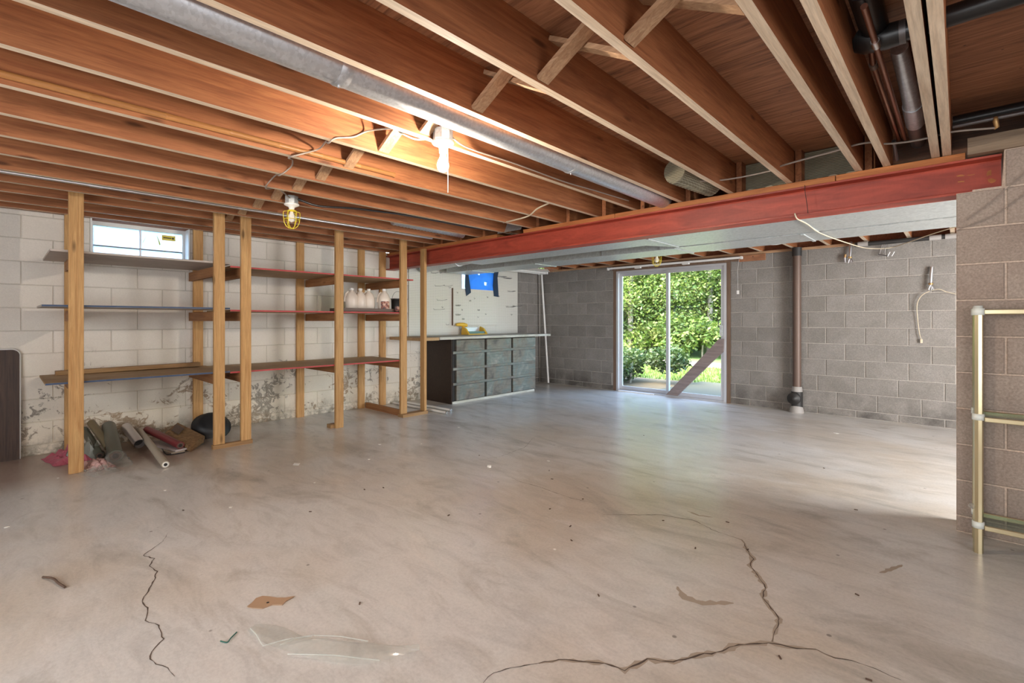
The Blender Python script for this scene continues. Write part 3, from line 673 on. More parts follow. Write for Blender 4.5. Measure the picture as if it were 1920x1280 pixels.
# ------------------------------------------------------------------ windows
o = obj('window_1', G().box(-6.17, -6.135, .58, .615, 1.80, 2.165).box(-6.17, -6.135, 1.345, 1.38, 1.80, 2.165).box(-6.17, -6.135, .615, 1.345, 2.125, 2.165).box(-6.17, -6.135, .615, 1.345, 1.80, 1.82), 'white_metal', kind='structure')
for (a, b, c, d) in [(.615, .975, 1.82, 1.925), (.99, 1.345, 1.82, 1.925), (.615, .975, 1.935, 2.125), (.99, 1.345, 1.935, 2.125)]: obj('pane', B(-6.156, -6.152, a, b, c, d), 'frost', o)
obj('mullion', B(-6.165, -6.140, .975, .99, 1.82, 2.125), 'alu', o); obj('glazing_bar', B(-6.168, -6.138, .615, 1.345, 1.925, 1.935), 'darksteel', o)
st = obj('sticker', B(-6.1515, -6.1505, 1.165, 1.285, 2.045, 2.10), mat('yellow_sticker', (.80, .66, .10), .5), o)
obj('sticker_print', G().box(-6.1503, -6.1498, 1.178, 1.25, 2.068, 2.078).box(-6.1503, -6.1498, 1.255, 1.272, 2.062, 2.082), 'dark', st)
for pts in [[(1.0, 1.995), (1.008, 2.0), (1.035, 2.07), (1.028, 2.06)], [(1.12, 2.09), (1.125, 2.085), (1.155, 2.0), (1.145, 1.985), (1.137, 2.02)]]:
    vs = [(-6.1514, y, z) for y, z in pts] + [(-6.1506, y, z) for y, z in pts]; n = len(pts)
    obj('tape_scrap', G().add(vs, [tuple(range(n)), tuple(range(2 * n - 1, n - 1, -1))] + [(i, (i + 1) % n, n + (i + 1) % n, n + i) for i in range(n)]), mat('lime_tape', (.62, .72, .05), .5), o)
obj('trim_6', G().box(-6.134, -5.985, .581, .593, 1.80, 2.164).box(-6.134, -5.985, 1.367, 1.379, 1.80, 2.164), 'white_metal', kind='structure')
o = obj('window_2', G().box(-6.17, -6.135, 5.2, 5.235, 1.70, 2.165).box(-6.17, -6.135, 5.895, 5.93, 1.70, 2.165).box(-6.17, -6.135, 5.235, 5.895, 2.125, 2.165).box(-6.17, -6.135, 5.235, 5.895, 1.70, 1.73), 'white_metal', kind='structure')
obj('pane', B(-6.156, -6.152, 5.235, 5.895, 1.73, 2.125), 'frost', o)

# ------------------------------------------------------------------ pegboard, tarp
pb = thing('pegboard', (-5.96, 5.3, .98), 'large white pegboard on the left wall above the workbench', 'pegboard')
for (a, b, c, d) in [(4.14, 5.17, .97, 2.15), (5.17, 5.96, .97, 1.67), (5.96, 6.53, .97, 2.15)]:
    obj('board_sheet', B(-5.975, -5.968, a + .001, b - .001, c, d), 'peg', pb)
obj('batten', B(-5.994, -5.976, 4.16, 6.5, 1.02, 1.05), 'bridge', pb)
op = thing('small_pegboard', (-5.93, 5.4, 1.12), 'smaller white pegboard mounted in front of the large one, below the blue tarp', 'pegboard')
obj('board_sheet', B(-5.928, -5.921, 4.956, 5.955, 1.12, 1.717), 'peg', op)
obj('spacer_batten', G().box(-5.967, -5.9285, 4.958, 4.976, 1.12, 1.717), 'frame_brown', op)
obj('spacer_batten', G().box(-5.967, -5.9285, 5.936, 5.954, 1.12, 1.717), 'frame_brown', op)
def hook(y, z, L=.05, x=-5.968, dz=.012, prongs=1, dy=0):
    g = G()
    for p in range(prongs):
        yy = y + p * .0254
        g.tube([(x - .002, yy, z + .02), (x + .004, yy, z + .02), (x + .005, yy, z), (x + L * .6, yy + dy * .6, z - .002), (x + L, yy + dy, z + dz)], .0022, 6)
    if prongs > 1: g.tube([(x + L, y + dy, z + dz), (x + L, y + .0254 * (prongs - 1) + dy, z + dz)], .0022, 6)
    return g
hk = [(4.62, 1.735, .12, -5.968, 1, .10), (4.80, 1.745, .10, -5.968, 1, .10), (4.90, 1.72, .05, -5.968, 1, 0), (4.66, 1.515, .12, -5.968, 1, .11), (4.60, 1.365, .12, -5.968, 1, .12), (4.76, 1.40, .03, -5.968, 1, 0), (4.84, 1.13, .05, -5.968, 1, .03),
      (4.70, 2.02, .05, -5.968, 1, .02), (4.55, 1.93, .08, -5.968, 1, .09), (4.72, 1.94, .05, -5.968, 1, 0),
      (5.03, 1.64, .03, -5.921, 1, 0), (5.0, 1.435, .05, -5.921, 3, .02), (5.0, 1.285, .05, -5.921, 3, .02), (5.13, 1.365, .03, -5.921, 1, 0), (5.14, 1.215, .03, -5.921, 2, 0), (5.30, 1.515, .03, -5.921, 2, -.02), (5.40, 1.56, .03, -5.921, 1, 0),
      (5.48, 1.365, .03, -5.921, 2, 0), (5.48, 1.25, .03, -5.921, 1, 0), (5.66, 1.30, .03, -5.921, 1, 0), (5.70, 1.59, .03, -5.921, 1, 0),
      (5.93 + .1, 1.62, .03, -5.968, 1, 0), (6.26, 1.72, .10, -5.968, 3, .06), (6.22, 1.44, .12, -5.968, 3, .08), (6.40, 1.46, .15, -5.968, 2, .08), (6.35, 1.30, .04, -5.968, 1, 0), (5.99, 1.97, .05, -5.968, 5, .10), (6.15, 1.95, .05, -5.968, 6, .05)]
for i, (y, z, L, x, pr, dy) in enumerate(hk):
    if i == 19: lb = 'dark red peg hook low on the small pegboard'
    elif i == 26: lb = 'leftmost of the two multi-prong hooks right of the blue tarp'
    elif i == 27: lb = 'rightmost of the two multi-prong hooks right of the blue tarp'
    elif i == 10: lb = 'peg hook at the top left corner of the small pegboard'
    elif i in (11, 12): lb = 'three-prong hook at the left edge of the small pegboard, ' + ('upper one' if z > 1.35 else 'lower one')
    elif y < 4.95: lb = 'thin wire peg hook on the large pegboard left of the small one'
    elif x > -5.95: lb = 'thin short wire peg hook on the small pegboard below the blue tarp'
    else: lb = 'thin wire peg hook on the right end of the large pegboard'
    gp = 'wire hooks on the small pegboard' if x > -5.95 else ('wire hooks on the left of the large pegboard' if y < 4.95 else 'wire hooks on the right of the large pegboard')
    obj('hook', hook(y, z, L, x, prongs=pr, dy=dy), 'darksteel', None, lb, 'hook', gp)
# blue tarp over window 2
tp = thing('blue_tarp', (-5.98, 5.56, 1.67), 'crumpled blue plastic sheet taped over the small window above the pegboard', 'tarp')
g = G(); nu, nv = 26, 16; vs = []; fs = []
for j in range(nv + 1):
    for i in range(nu + 1):
        u, v = i / nu, j / nv; y = 5.245 + .66 * u + .02 * (v - .5) * (1 - 2 * u); z = 1.655 + .455 * v
        vs.append((-5.935 + .028 * noise.noise(Vector((u * 5, v * 4, 3))) + .014 * noise.noise(Vector((u * 13, v * 11, 1))), y, z))
for j in range(nv):
    for i in range(nu):
        u, v = (i + .5) / nu, (j + .5) / nv
        if (u - .42) ** 2 * 1.7 + (v - .80) ** 2 < .008 or (u - .66) ** 2 * 1.7 + (v - .38) ** 2 < .0075: continue
        a = j * (nu + 1) + i; fs.append((a, a + 1, a + nu + 2, a + nu + 1))
sh = obj('sheet', g.add(vs, fs, 0, True), 'tarp', tp); sm = sh.modifiers.new('solid', 'SOLIDIFY'); sm.thickness = .001
for pts in [[(5.20, 2.06), (5.245, 2.05), (5.32, 1.66), (5.22, 1.60), (5.19, 1.75)], [(5.86, 2.11), (5.98, 2.10), (5.94, 1.95), (5.97, 1.61), (5.86, 1.62), (5.83, 1.8)]]:
    n = len(pts); vs = [(-5.912, y, z) for y, z in pts] + [(-5.905, y, z) for y, z in pts]
    obj('tape_strip', G().add(vs, [tuple(range(n)), tuple(range(2 * n - 1, n - 1, -1))] + [(i, (i + 1) % n, n + (i + 1) % n, n + i) for i in range(n)]), 'tape', tp)

# white fixture high over the pegboard
o = thing('strip_light', (-5.6, 6.3, 2.07), 'long white unlit strip light hanging below the joists in the far left corner', 'lamp')
obj('housing', G().add([(-5.86, 5.3, 2.10), (-5.56, 5.3, 2.10), (-5.62, 5.3, 2.15), (-5.80, 5.3, 2.15), (-5.86, 6.98, 2.10), (-5.56, 6.98, 2.10), (-5.62, 6.98, 2.15), (-5.80, 6.98, 2.15)],
    [(0, 1, 2, 3), (7, 6, 5, 4), (0, 4, 5, 1), (1, 5, 6, 2), (2, 6, 7, 3), (3, 7, 4, 0)]), 'white_metal', o)
for x in (-5.78, -5.64): obj('light_tube', G().tube([(x, 5.35, 2.08), (x, 6.93, 2.08)], .016, 10), 'white', o)
for y in (5.32, 6.95): obj('end_cap', B(-5.82, -5.60, y - .014, y + .014, 2.06, 2.0995), 'white_metal', o)

# leaning white pole in the corner
obj('leaning_pole', G().tube([(-5.70, 7.10, .018), (-5.87, 7.10, 2.14)], .019, 14), 'white', None, 'white pole leaning in the far left corner beside the workbench', 'pole')

# ------------------------------------------------------------------ workbench
wbn = thing('workbench', (-5.6, 5.3, 0), 'old workbench with twelve worn drawers under the white pegboard', 'workbench')
obj('carcass', G().box(-5.9, -5.312, 4.418, 6.225, .035, .928), 'dark', wbn)
obj('side_panel', B(-5.9, -5.305, 4.40, 4.4175, 0, .93), 'bench_side', wbn)
obj('side_panel', B(-5.9, -5.305, 6.226, 6.243, 0, .93), 'bench_side', wbn)
obj('top_board', B(-5.955, -5.20, 4.115, 6.54, .931, .968), 'bench_top', wbn, bevel=.003)
obj('plinth', B(-5.33, -5.300, 4.418, 6.225, 0, .034), 'bench_top', wbn)
for z in (.283, .500, .735): obj('rail', B(-5.3115, -5.286, 4.418, 6.225, z - .018, z + .018), 'drawer', wbn)
cols = [(4.475, 5.030), (5.078, 5.622), (5.664, 6.222)]; rows = [(.045, .262), (.303, .480), (.520, .715), (.755, .915)]
for (a, b) in cols:
    for (c, d) in rows: obj('drawer', B(-5.3115, -5.276, a, b, c, d), 'drawer', wbn, bevel=.003)
for y in (4.440,): obj('stile', B(-5.3115, -5.300, 4.418, 4.452, .035, .93), 'dark', wbn)
o = thing('extension_board', (-5.6, 3.95, .93), 'brown board extending the workbench top to the left', 'board')
obj('plank', B(-5.955, -5.215, 3.80, 4.112, .925, .966), 'shelf', o)
# yellow tool on the bench
o = thing('yellow_tool_tray', (-5.8, 5.25, .968), 'yellow plastic tool tray with green insert on the workbench', 'tray')
obj('tray_base', B(-5.90, -5.72, 5.10, 5.52, .969, .985), 'yellow_dev', o, bevel=.004)
for y in (5.10, 5.49): obj('tray_end', G().add([(-5.90, y, .985), (-5.72, y, .985), (-5.80, y, 1.07), (-5.88, y, 1.10), (-5.90, y + .03, .985), (-5.72, y + .03, .985), (-5.80, y + .03, 1.07), (-5.88, y + .03, 1.10)],
    [(0, 1, 2, 3), (7, 6, 5, 4), (0, 4, 5, 1), (1, 5, 6, 2), (2, 6, 7, 3), (3, 7, 4, 0)]), 'yellow_dev', o)
obj('green_insert', B(-5.87, -5.75, 5.14, 5.48, .9855, 1.02), 'green_dev', o); obj('grey_bar', B(-5.90, -5.885, 5.135, 5.485, .99, 1.085), 'alu', o)
obj('grip', G().tube([(-5.88, 4.98, 1.13), (-5.87, 5.04, 1.135), (-5.87, 5.12, 1.13), (-5.87, 5.19, 1.12)], [.022, .028, .035, .028], 12), 'yellow_dev', o)
obj('stem', G().tube([(-5.87, 5.13, 1.11), (-5.87, 5.13, 1.05)], .012, 8), 'yellow_dev', o)

# ------------------------------------------------------------------ shelving
sv = thing('shelving_unit', (-5.5, 1.9, 0), 'open shelving of bare timber studs with three long plywood shelves along the white wall', 'shelving')
XF = -5.09
def post(x0, x1, y0, y1, z1=2.30, z0=0): obj('post', B(x0, x1, y0, y1, z0, z1), 'post', sv, bevel=.003)
post(XF, -5.052, .362, .452)
post(XF, -5.052, 1.355, 1.446, z0=.038); post(XF, -5.052, 1.585, 1.675, z0=.038); post(XF, -5.052, 2.542, 2.634)
post(XF, -5.052, 3.388, 3.478, z0=.038); post(-5.105, -5.016, 3.715, 3.753, z0=.038, z1=2.12)
for a, b in [(.40, .49), (1.405, 1.495), (2.495, 2.585), (3.325, 3.415), (3.655, 3.745)]: post(-5.994, -5.956, a, b, 2.164)
obj('foot_plate', B(XF - .005, -5.045, 1.345, 1.685, 0, .038), 'rail', sv); obj('foot_plate', B(XF - .02, -5.0, 3.383, 3.76, 0, .038), 'rail', sv)
obj('foot_block', B(-5.18, XF - .002, 2.50, 2.58, 0, .04), 'rail', sv)
obj('floor_rail', B(-5.95, -5.115, 3.42, 3.46, 0, .075), 'cross', sv)
for y in (.402, 1.362, 1.585, 2.60, 3.425):
    for z in (1.70, 1.28, .69):
        if y == .402 and z == 1.70: z = 1.73
        obj('crosspiece', B(-5.955, XF - .002, y, y + .036, z - .089, z), 'cross', sv)
def board(y0, y1, z, m, e, x0=-5.985, x1=XF - .003):
    b = obj('shelf_board', B(x0, x1, y0, y1, z, z + .016), m, sv); obj('painted_edge', B(x1, x1 + .0015, y0, y1, z + .001, z + .015), e, b)
board(.26, 1.50, 1.7315, 'shelf_grey', 'shelf_grey'); board(1.502, 3.60, 1.704, 'shelf', 'red_edge', x0=-5.90)
board(.215, 1.50, 1.303, 'shelf_grey', 'navy', x0=-5.80); board(1.502, 3.50, 1.284, 'shelf', 'red_edge', x0=-5.85)
board(.235, 1.50, .700, 'shelf', 'navy', x0=-5.90); board(1.502, 3.48, .6915, 'shelf', 'red_edge', x0=-5.90)
o = obj('loose_stud', G().bar((-5.80, .33, .735), (-5.80, 1.42, .745), .089, .036), 'rail', None, 'loose timber stud lying along the back of the lowest shelf', 'timber')
# items on the middle shelf
tr = thing('cardboard_tray', (-5.4, 3.1, 1.303), 'low dark cardboard tray under the row of white jugs', 'tray')
tx0, tx1, ty0, ty1, tz = -5.52, -5.20, 2.70, 3.385, 1.301
obj('tray_floor', B(tx0, tx1, ty0, ty1, tz, tz + .004), 'dark', tr)
for a in [(tx0, tx1, ty0, ty0 + .004), (tx0, tx1, ty1 - .004, ty1), (tx0, tx0 + .004, ty0 + .004, ty1 - .004), (tx1 - .004, tx1, ty0 + .004, ty1 - .004)]: obj('tray_side', B(*a, tz + .0045, tz + .042), 'cast', tr)
def jug(x, y, label, rot=0):
    z = tz + .005; o = thing('jug', (x, y, z), label, 'jug', 'white gallon jugs on the middle shelf')
    prof = [(.068, 0), (.076, .008), (.076, .150), (.072, .175), (.055, .215), (.03, .245), (.021, .252), (.021, .262)]
    obj('body', G().lathe((x, y, z), prof, 20), 'jug', o)
    obj('cap', G().lathe((x, y, z + .2625), [(.024, 0), (.024, .022), (.020, .026)], 16), 'white', o)
    obj('handle', G().tube([(x - .02, y - .030, z + .245), (x - .03, y - .055, z + .225), (x - .035, y - .070, z + .17), (x - .035, y - .074, z + .12)], .011, 8), 'jug', o)
    return o
for y, lb in [(2.93, 'leftmost of the four white jugs in the tray'), (3.045, 'second white jug from the left in the tray'), (3.16, 'third white jug from the left in the tray, partly behind the labelled one')]: jug(-5.42, y, lb)
j4 = jug(-5.29, 3.30, 'front right white jug with a picture label')
vs = []; fs = []
for i in range(7):
    a = R(-62 + i * 14); vs += [(-5.29 + .0775 * math.cos(a), 3.30 + .0775 * math.sin(a), tz + .04), (-5.29 + .0775 * math.cos(a), 3.30 + .0775 * math.sin(a), tz + .135)]
for i in range(6): fs.append((2 * i, 2 * i + 2, 2 * i + 3, 2 * i + 1))
ml = mat('picture_label', (.3, .1, .06), .5); nn = N(ml); q = nn.noise(nn.coord('Object', (1, 1, 1)), 26, 3, .6); nn.out(nn.ramp(q, [(.38, (.06, .05, .06)), (.48, (.30, .07, .03)), (.6, (.6, .4, .3))]))
obj('picture_label', G().add(vs, fs, 0, True), ml, j4)
cn = thing('paint_pail', (-5.30, 3.50, 1.301), 'dark metal pail with a wire handle beside the white jugs', 'pail')
px, py = -5.34, 3.535
obj('pail_body', G().lathe((px, py, 1.3015), [(.078, 0), (.083, .004), (.088, .17)], 24), 'iron', cn)
obj('pail_rim', G().lathe((px, py, 1.3015), [(.085, .168), (.093, .170), (.093, .178), (.086, .180)], 24), 'darksteel', cn)
obj('pail_handle', G().tube([(px, py + math.cos(R(t)) * .088, 1.46 + math.sin(R(t)) * .115) for t in range(0, 181, 12)], .0025, 6), 'darksteel', cn)
obj('pail_label', G().add([(px + .0885 * math.cos(R(a)), py + .0885 * math.sin(R(a)), 1.3015 + h) for a in range(-60, 41, 20) for h in (.015, .075)], [(2 * i, 2 * i + 2, 2 * i + 3, 2 * i + 1) for i in range(5)], 0, True), ml, cn)

# panel leaning at far left
g = G(); r = .05; pts = [(-.9, 0), (.115, 0)] + [(.115 - r + r * math.cos(R(t)), .945 - r + r * math.sin(R(t))) for t in range(0, 91, 15)] + [(-.9, .945)]
def slab(pts, x0, x1, tilt):
    n = len(pts); vs = [(x0 - z * tilt, y, z) for y, z in pts] + [(x1 - z * tilt, y, z) for y, z in pts]
    return G().add(vs, [tuple(range(n)), tuple(range(2 * n - 1, n - 1, -1))] + [(i, n + i, n + (i + 1) % n, (i + 1) % n) for i in range(n)])
o = thing('table_top_panel', (-5.93, -.3, 0), 'dark walnut panel with pale metal edge leaning at the far left', 'panel')
obj('panel_face', slab(pts, -5.955, -5.928, .04), 'walnut', o)
edge = [(-5.9415 - z * .04, y, z + (.008 if z == 0 else 0)) for y, z in pts]
obj('metal_edge', G().tube(edge, .012, 8), 'white_metal', o)

# ------------------------------------------------------------------ heap under the shelves
def roll(name, a, b, r, m, label, cat='roll', hollow=False, endm=None, cap2=None):
    o = thing(name, b, label, cat); a = Vector(a); b = Vector(b); d = (b - a).normalized()
    if hollow:
        g = G().tube([a, b], r, 20, cap=False).tube([b, a], r * .88, 20, cap=False)
        obj('tube_wall', g, m, o); obj('tube_inside', G().tube([b - d * .06, b - d * .055], r * .87, 16), 'dark', o)
    else:
        obj('rolled_sheet', G().tube([a, a + (b - a) * .5 + Vector((0, 0, .004)), b], r, 18), m, o)
        obj('rolled_core', G().tube([b + d * .0004, b + d * .003], r * .45, 14), 'dark', o)
        obj('rolled_ring', G().tube([b + d * .0002, b + d * .0012], r * .8, 18), endm or 'cast', o)
    return o
roll('vinyl_roll', (-5.88, .577, .25), (-5.50, .655, .075), .032, 'olive', 'olive brown vinyl roll on top of the heap behind the left post')
roll('vinyl_roll', (-5.90, .53, .19), (-5.42, .585, .034), .031, 'darkgreen', 'dark green vinyl roll on the left of the olive brown roll')
o = roll('wrapped_roll', (-5.86, .70, .20), (-5.20, .665, .055), .052, 'greygreen', 'thick grey green roll wrapped in clear plastic')
g = G(); nn_ = 20; vs = []; fs = []
for i in range(9):
    for k in range(nn_):
        t = i / 8; rr = .058 + .012 * t + .012 * noise.noise(Vector((i * .9, k * .7, 2)))
        fl_ = 1 - .7 * t; a = 2 * math.pi * k / nn_
        vs.append((-5.30 + .32 * t, .67 - .01 * t + rr * math.cos(a) * (1 + .3 * t), max(.003, .058 * fl_ + rr * math.sin(a) * fl_)))
for i in range(8):
    for k in range(nn_): k2 = (k + 1) % nn_; fs.append((i * nn_ + k, i * nn_ + k2, (i + 1) * nn_ + k2, (i + 1) * nn_ + k))
obj('plastic_wrap', g.add(vs, fs, 0, True), 'film', o)
roll('metal_tube', (-5.87, .83, .17), (-5.45, .865, .075), .042, 'silver', 'open ended silvery tube lying across the heap', 'tube', True)
roll('long_tube', (-5.88, .93, .12), (-4.70, .915, .03), .028, 'beige', 'long beige tube with a white end sticking out of the heap', 'tube', endm='chip')
roll('vinyl_roll', (-5.86, .99, .12), (-5.16, 1.115, .065), .033, 'redvinyl', 'dark red vinyl roll in the middle of the heap')
for k, (dy, lb) in enumerate([(0, 'thin pale magazine at the bottom of the stack under the dark red roll'), (.01, 'thin pale magazine on the top of the stack under the dark red roll')]):
    mt = Matrix.Translation((-5.45, 1.045 + dy, .001 + k * .016)) @ Matrix.Rotation(R(10 + 4 * k), 4, 'Z')
    obj('magazine', G().box(-.32, .30, -.055, .055, 0, .014, mtx=mt), 'paper' if k else 'beige', None, lb, 'magazine')
cable('plastic_strap', [(-5.60, 1.0, .02), (-5.40, 1.02, .015), (-5.21, 1.01, .006), (-5.13, 1.03, .005), (-5.12, 1.14, .005)], .005, 'rubber', 'black plastic strap between the beige tube and the magazines', 'strap')
cb = thing('cardboard_box', (-5.42, 1.22, 0), 'flattened brown cardboard box lying on the right of the heap', 'box')
def sl(pts, t, m, nm, par, off=0):
    n = len(pts); vs = [(x, y, z + off) for x, y, z in pts] + [(x, y, max(.001, z + off - t)) for x, y, z in pts]
    return obj(nm, G().add(vs, [tuple(range(n)), tuple(range(2 * n - 1, n - 1, -1))] + [(i, (i + 1) % n, n + (i + 1) % n, n + i) for i in range(n)]), m, par)
sl([(-5.806, 1.232, .16), (-5.36, 1.358, .075), (-5.095, 1.174, .055), (-5.552, 1.071, .12)], .028, 'card', 'upper_flap', cb)
sl([(-5.80, 1.240, .13), (-5.36, 1.350, .045), (-5.11, 1.180, .025), (-5.55, 1.085, .09)], .03, 'card', 'lower_flap', cb)
sl([(-5.70, 1.20, .165), (-5.55, 1.23, .135), (-5.42, 1.16, .115), (-5.56, 1.13, .135)], .008, 'cast', 'torn_flap', cb, .006)
mt = Matrix.Rotation(R(40), 4, 'Y') @ Matrix.Scale(.9, 4)
pn = thing('black_tub', (-5.7, 1.5, 0), 'round black plastic tub leaning on the wall behind the cardboard box', 'tub')
obj('tub_shell', G().lathe((-5.66, 1.50, .125), [(.0, .055), (.11, .052), (.15, .03), (.185, -.03), (.20, -.035), (.20, -.042), (.18, -.038), (.145, .022), (.10, .042), (0, .046)], 30, mtx=mt), 'rubber', pn)
def crumple(cx, cy, lx, ly, h, rot, seed, amp=.6, n=14):
    vs = []; fs = []; c, q = math.cos(R(rot)), math.sin(R(rot))
    for j in range(n + 1):
        for i in range(n + 1):
            u, v = i / n * 2 - 1, j / n * 2 - 1; e = max(0, 1 - abs(u) ** 3) * max(0, 1 - abs(v) ** 3)
            z = .0015 + h * e * (1 - amp + amp * 2 * abs(noise.noise(Vector((u * 2.3, v * 2.3, seed)))) + .35 * noise.noise(Vector((u * 6, v * 6, seed + 5))))
            k = 1 + .12 * noise.noise(Vector((u * 2, v * 2, seed + 9))); x, y = u * lx * k, v * ly * k
            vs.append((cx + x * c - y * q, cy + x * q + y * c, max(.0015, z)))
    m = (n + 1) ** 2
    for j in range(n):
        for i in range(n): a = j * (n + 1) + i; fs.append((a, a + 1, a + n + 2, a + n + 1))
    return G().add(vs, fs)
obj('magenta_pack', crumple(-5.62, .40, .20, .13, .10, 10, 1), 'magenta', None, 'small magenta packet on the floor behind the left post', 'packet')
obj('pink_pack', crumple(-5.17, .54, .15, .085, .07, 12, 2), 'pink', None, 'crumpled pink packet on the floor right of the left post', 'packet')
obj('plastic_bag', crumple(-4.97, .53, .13, .10, .05, 20, 3, .8), 'film', None, 'small crumpled clear plastic bag at the foot of the heap, nearest the camera', 'bag')
obj('dark_wrapper', crumple(-5.55, .50, .14, .07, .16, 80, 4), 'greygreen', None, 'dark wrinkled wrapper under the vinyl rolls behind the left post', 'wrapper')
# white fluorescent tubes lying on the floor
for k, (a, b, lb) in enumerate([((-5.93, 3.86, .018), (-4.80, 3.90, .018), 'white fluorescent tube on the floor, nearer the shelf posts'), ((-5.93, 4.00, .018), (-4.90, 4.05, .018), 'white fluorescent tube on the floor, nearer the workbench')]):
    o = thing('fluorescent_tube', b, lb, 'tube', 'fluorescent tubes on the floor'); d = (Vector(b) - Vector(a)).normalized()
    obj('glass_tube', G().tube([a, b], .0165, 14), 'white', o); obj('end_cap', G().tube([Vector(b) + d * .0002, Vector(b) + d * .014], .0178, 14), 'steel', o)
    obj('pin', G().tube([Vector(b) + d * .0145, Vector(b) + d * .026], .003, 6), 'darksteel', o)

# ------------------------------------------------------------------ sliding glass door
dr = obj('door_1', G().box(-4.30, -4.262, 7.205, 7.30, 0, 2.035).box(-2.515, -2.477, 7.205, 7.30, 0, 2.035).box(-4.262, -2.515, 7.205, 7.30, 2.0, 2.035).box(-4.262, -2.515, 7.205, 7.30, 0, .022), 'alu', kind='structure')
def leaf(y, x0, x1, nm):
    f = obj(nm, G().box(x0, x0 + .045, y, y + .025, .024, 1.998).box(x1 - .045, x1, y, y + .025, .024, 1.998).box(x0 + .045, x1 - .045, y, y + .025, 1.95, 1.998).box(x0 + .045, x1 - .045, y, y + .025, .024, .085), 'alu', dr)
    obj('glass_pane', B(x0 + .045, x1 - .045, y + .01, y + .014, .085, 1.95), 'glass', f); return f
leaf(7.262, -4.26, -3.37, 'fixed_panel'); sl = leaf(7.222, -3.41, -2.517, 'sliding_panel')
obj('door_handle', G().box(-2.575, -2.53, 7.200, 7.2215, .97, 1.13), 'galv', sl, bevel=.004); obj('latch_lever', G().tube([(-2.585, 7.205, 1.10), (-2.59, 7.19, 1.2)], .006, 8), 'black', sl)
obj('glass_label', B(-2.655, -2.585, 7.2305, 7.2315, 1.375, 1.392), 'black', sl)
obj('track_cover', B(-4.24, -3.60, 7.16, 7.20, 0, .018), 'white_metal', dr)
obj('trim_7', G().box(-4.355, -4.302, 7.204, 7.24, 0, 2.09).box(-2.475, -2.42, 7.204, 7.24, 0, 2.09).box(-4.302, -2.475, 7.204, 7.24, 2.037, 2.09), 'frame_brown', kind='structure')
obj('trim_8', B(-4.36, -2.30, 7.185, 7.203, 2.045, 2.12), 'frame_brown', kind='structure')
o = thing('security_bar', (-3.0, 7.19, .5), 'grey wooden brace wedged diagonally across the right door panel', 'brace')
obj('brace_board', G().add([(x, y, z) for y in (7.165, 7.198) for x, z in [(-3.385, .03), (-3.20, .03), (-2.515, .745), (-2.505, .93), (-2.57, .93)]], [(0, 1, 2, 3, 4), (9, 8, 7, 6, 5), (0, 5, 6, 1), (1, 6, 7, 2), (2, 7, 8, 3), (3, 8, 9, 4), (4, 9, 5, 0)]), 'brace', o)
o = thing('blind_track', (-3.3, 7.12, 2.08), 'white blind track mounted above the sliding door', 'blind track')
obj('track_rail', B(-4.40, -2.26, 7.11, 7.15, 2.07, 2.098), 'white_metal', o, bevel=.003)
obj('end_cap', B(-2.258, -2.235, 7.105, 7.155, 2.062, 2.10), 'white', o); obj('end_cap', B(-4.42, -4.402, 7.105, 7.155, 2.058, 2.10), 'white', o)
obj('ball_chain', G().tube([(-2.27, 7.10, 2.06), (-2.29, 7.10, 1.9), (-2.285, 7.10, 1.62)], .0015, 6), 'white', o)
obj('chain_weight', B(-2.30, -2.27, 7.095, 7.105, 1.57, 1.62), 'white', o)
for x in (-3.9, -3.1): obj('slat_clip', B(x, x + .10, 7.105, 7.155, 2.05, 2.0695), 'white', o)
obj('plywood_scrap', B(-2.30, -1.955, 7.18, 7.203, 2.03, 2.118), 'ply', None, 'small plywood piece on the back wall right of the sliding door', 'board')

# ------------------------------------------------------------------ small rack at right
rk = thing('glass_shelf_rack', (.5, 3.55, 0), 'champagne metal rack with glass shelves against the brown block wall', 'rack')
for x in (.068, 1.02):
    for y in (3.448, 3.67):
        obj('rack_post', G().lathe((x, y, 0), [(.0195, 0), (.0195, 1.235), (.015, 1.24)], 8, smooth=False), 'gold', rk)
        obj('post_cap', G().lathe((x, y, 1.236), [(.025, -.012), (.025, .022), (.018, .024), (.018, .036)], 10), 'clipmat', rk)
        for z in (.70, .145): obj('clip', G().lathe((x, y, z), [(.0245, -.016), (.0245, .016)], 10), 'clipmat', rk)
for y in (3.448, 3.67): obj('rack_rail', B(.09, 1.0, y - .009, y + .009, 1.228, 1.252), 'gold', rk, bevel=.003)
for z in (.69, .135):
    for y in (3.443, 3.67): obj('rack_rail', B(.09, 1.0, y - .009, y + .009, z - .012, z + .012), 'gold', rk, bevel=.003)
    obj('glass_shelf', B(.085, 1.005, 3.455, 3.659, z + .002, z + .010), 'shelfglass', rk)
obj('dust_tuft', G().lathe((.045, 3.44, .235), [(0, -.015), (.012, -.008), (.016, 0), (.010, .012), (0, .016)], 8), 'film', None, 'small grey dust tuft stuck to the rack post', 'dust')

# ------------------------------------------------------------------ floor: cracks and litter
def ribbon(pts, w, z=.0008, jit=.5):
    P = []; 
    for i in range(len(pts) - 1):
        a, b = Vector(pts[i]), Vector(pts[i + 1]); n = max(2, int((b - a).length / .02))
        for k in range(n): P.append(a + (b - a) * k / n + Vector((random.uniform(-1, 1), random.uniform(-1, 1))) * .0035)
    P.append(Vector(pts[-1])); vs = []; fs = []
    for i, p in enumerate(P):
        t = (P[min(i + 1, len(P) - 1)] - P[max(i - 1, 0)]).normalized(); nrm = Vector((-t.y, t.x))
        ww = w * (1 - jit + 2 * jit * random.random()) * min(1, .25 + 4 * min(i, len(P) - 1 - i) / len(P))
        vs += [(*(p + nrm * ww / 2), z), (*(p - nrm * ww / 2), z)]
    for i in range(len(P) - 1): fs.append((2 * i, 2 * i + 1, 2 * i + 3, 2 * i + 2))
    return G().add(vs, fs)
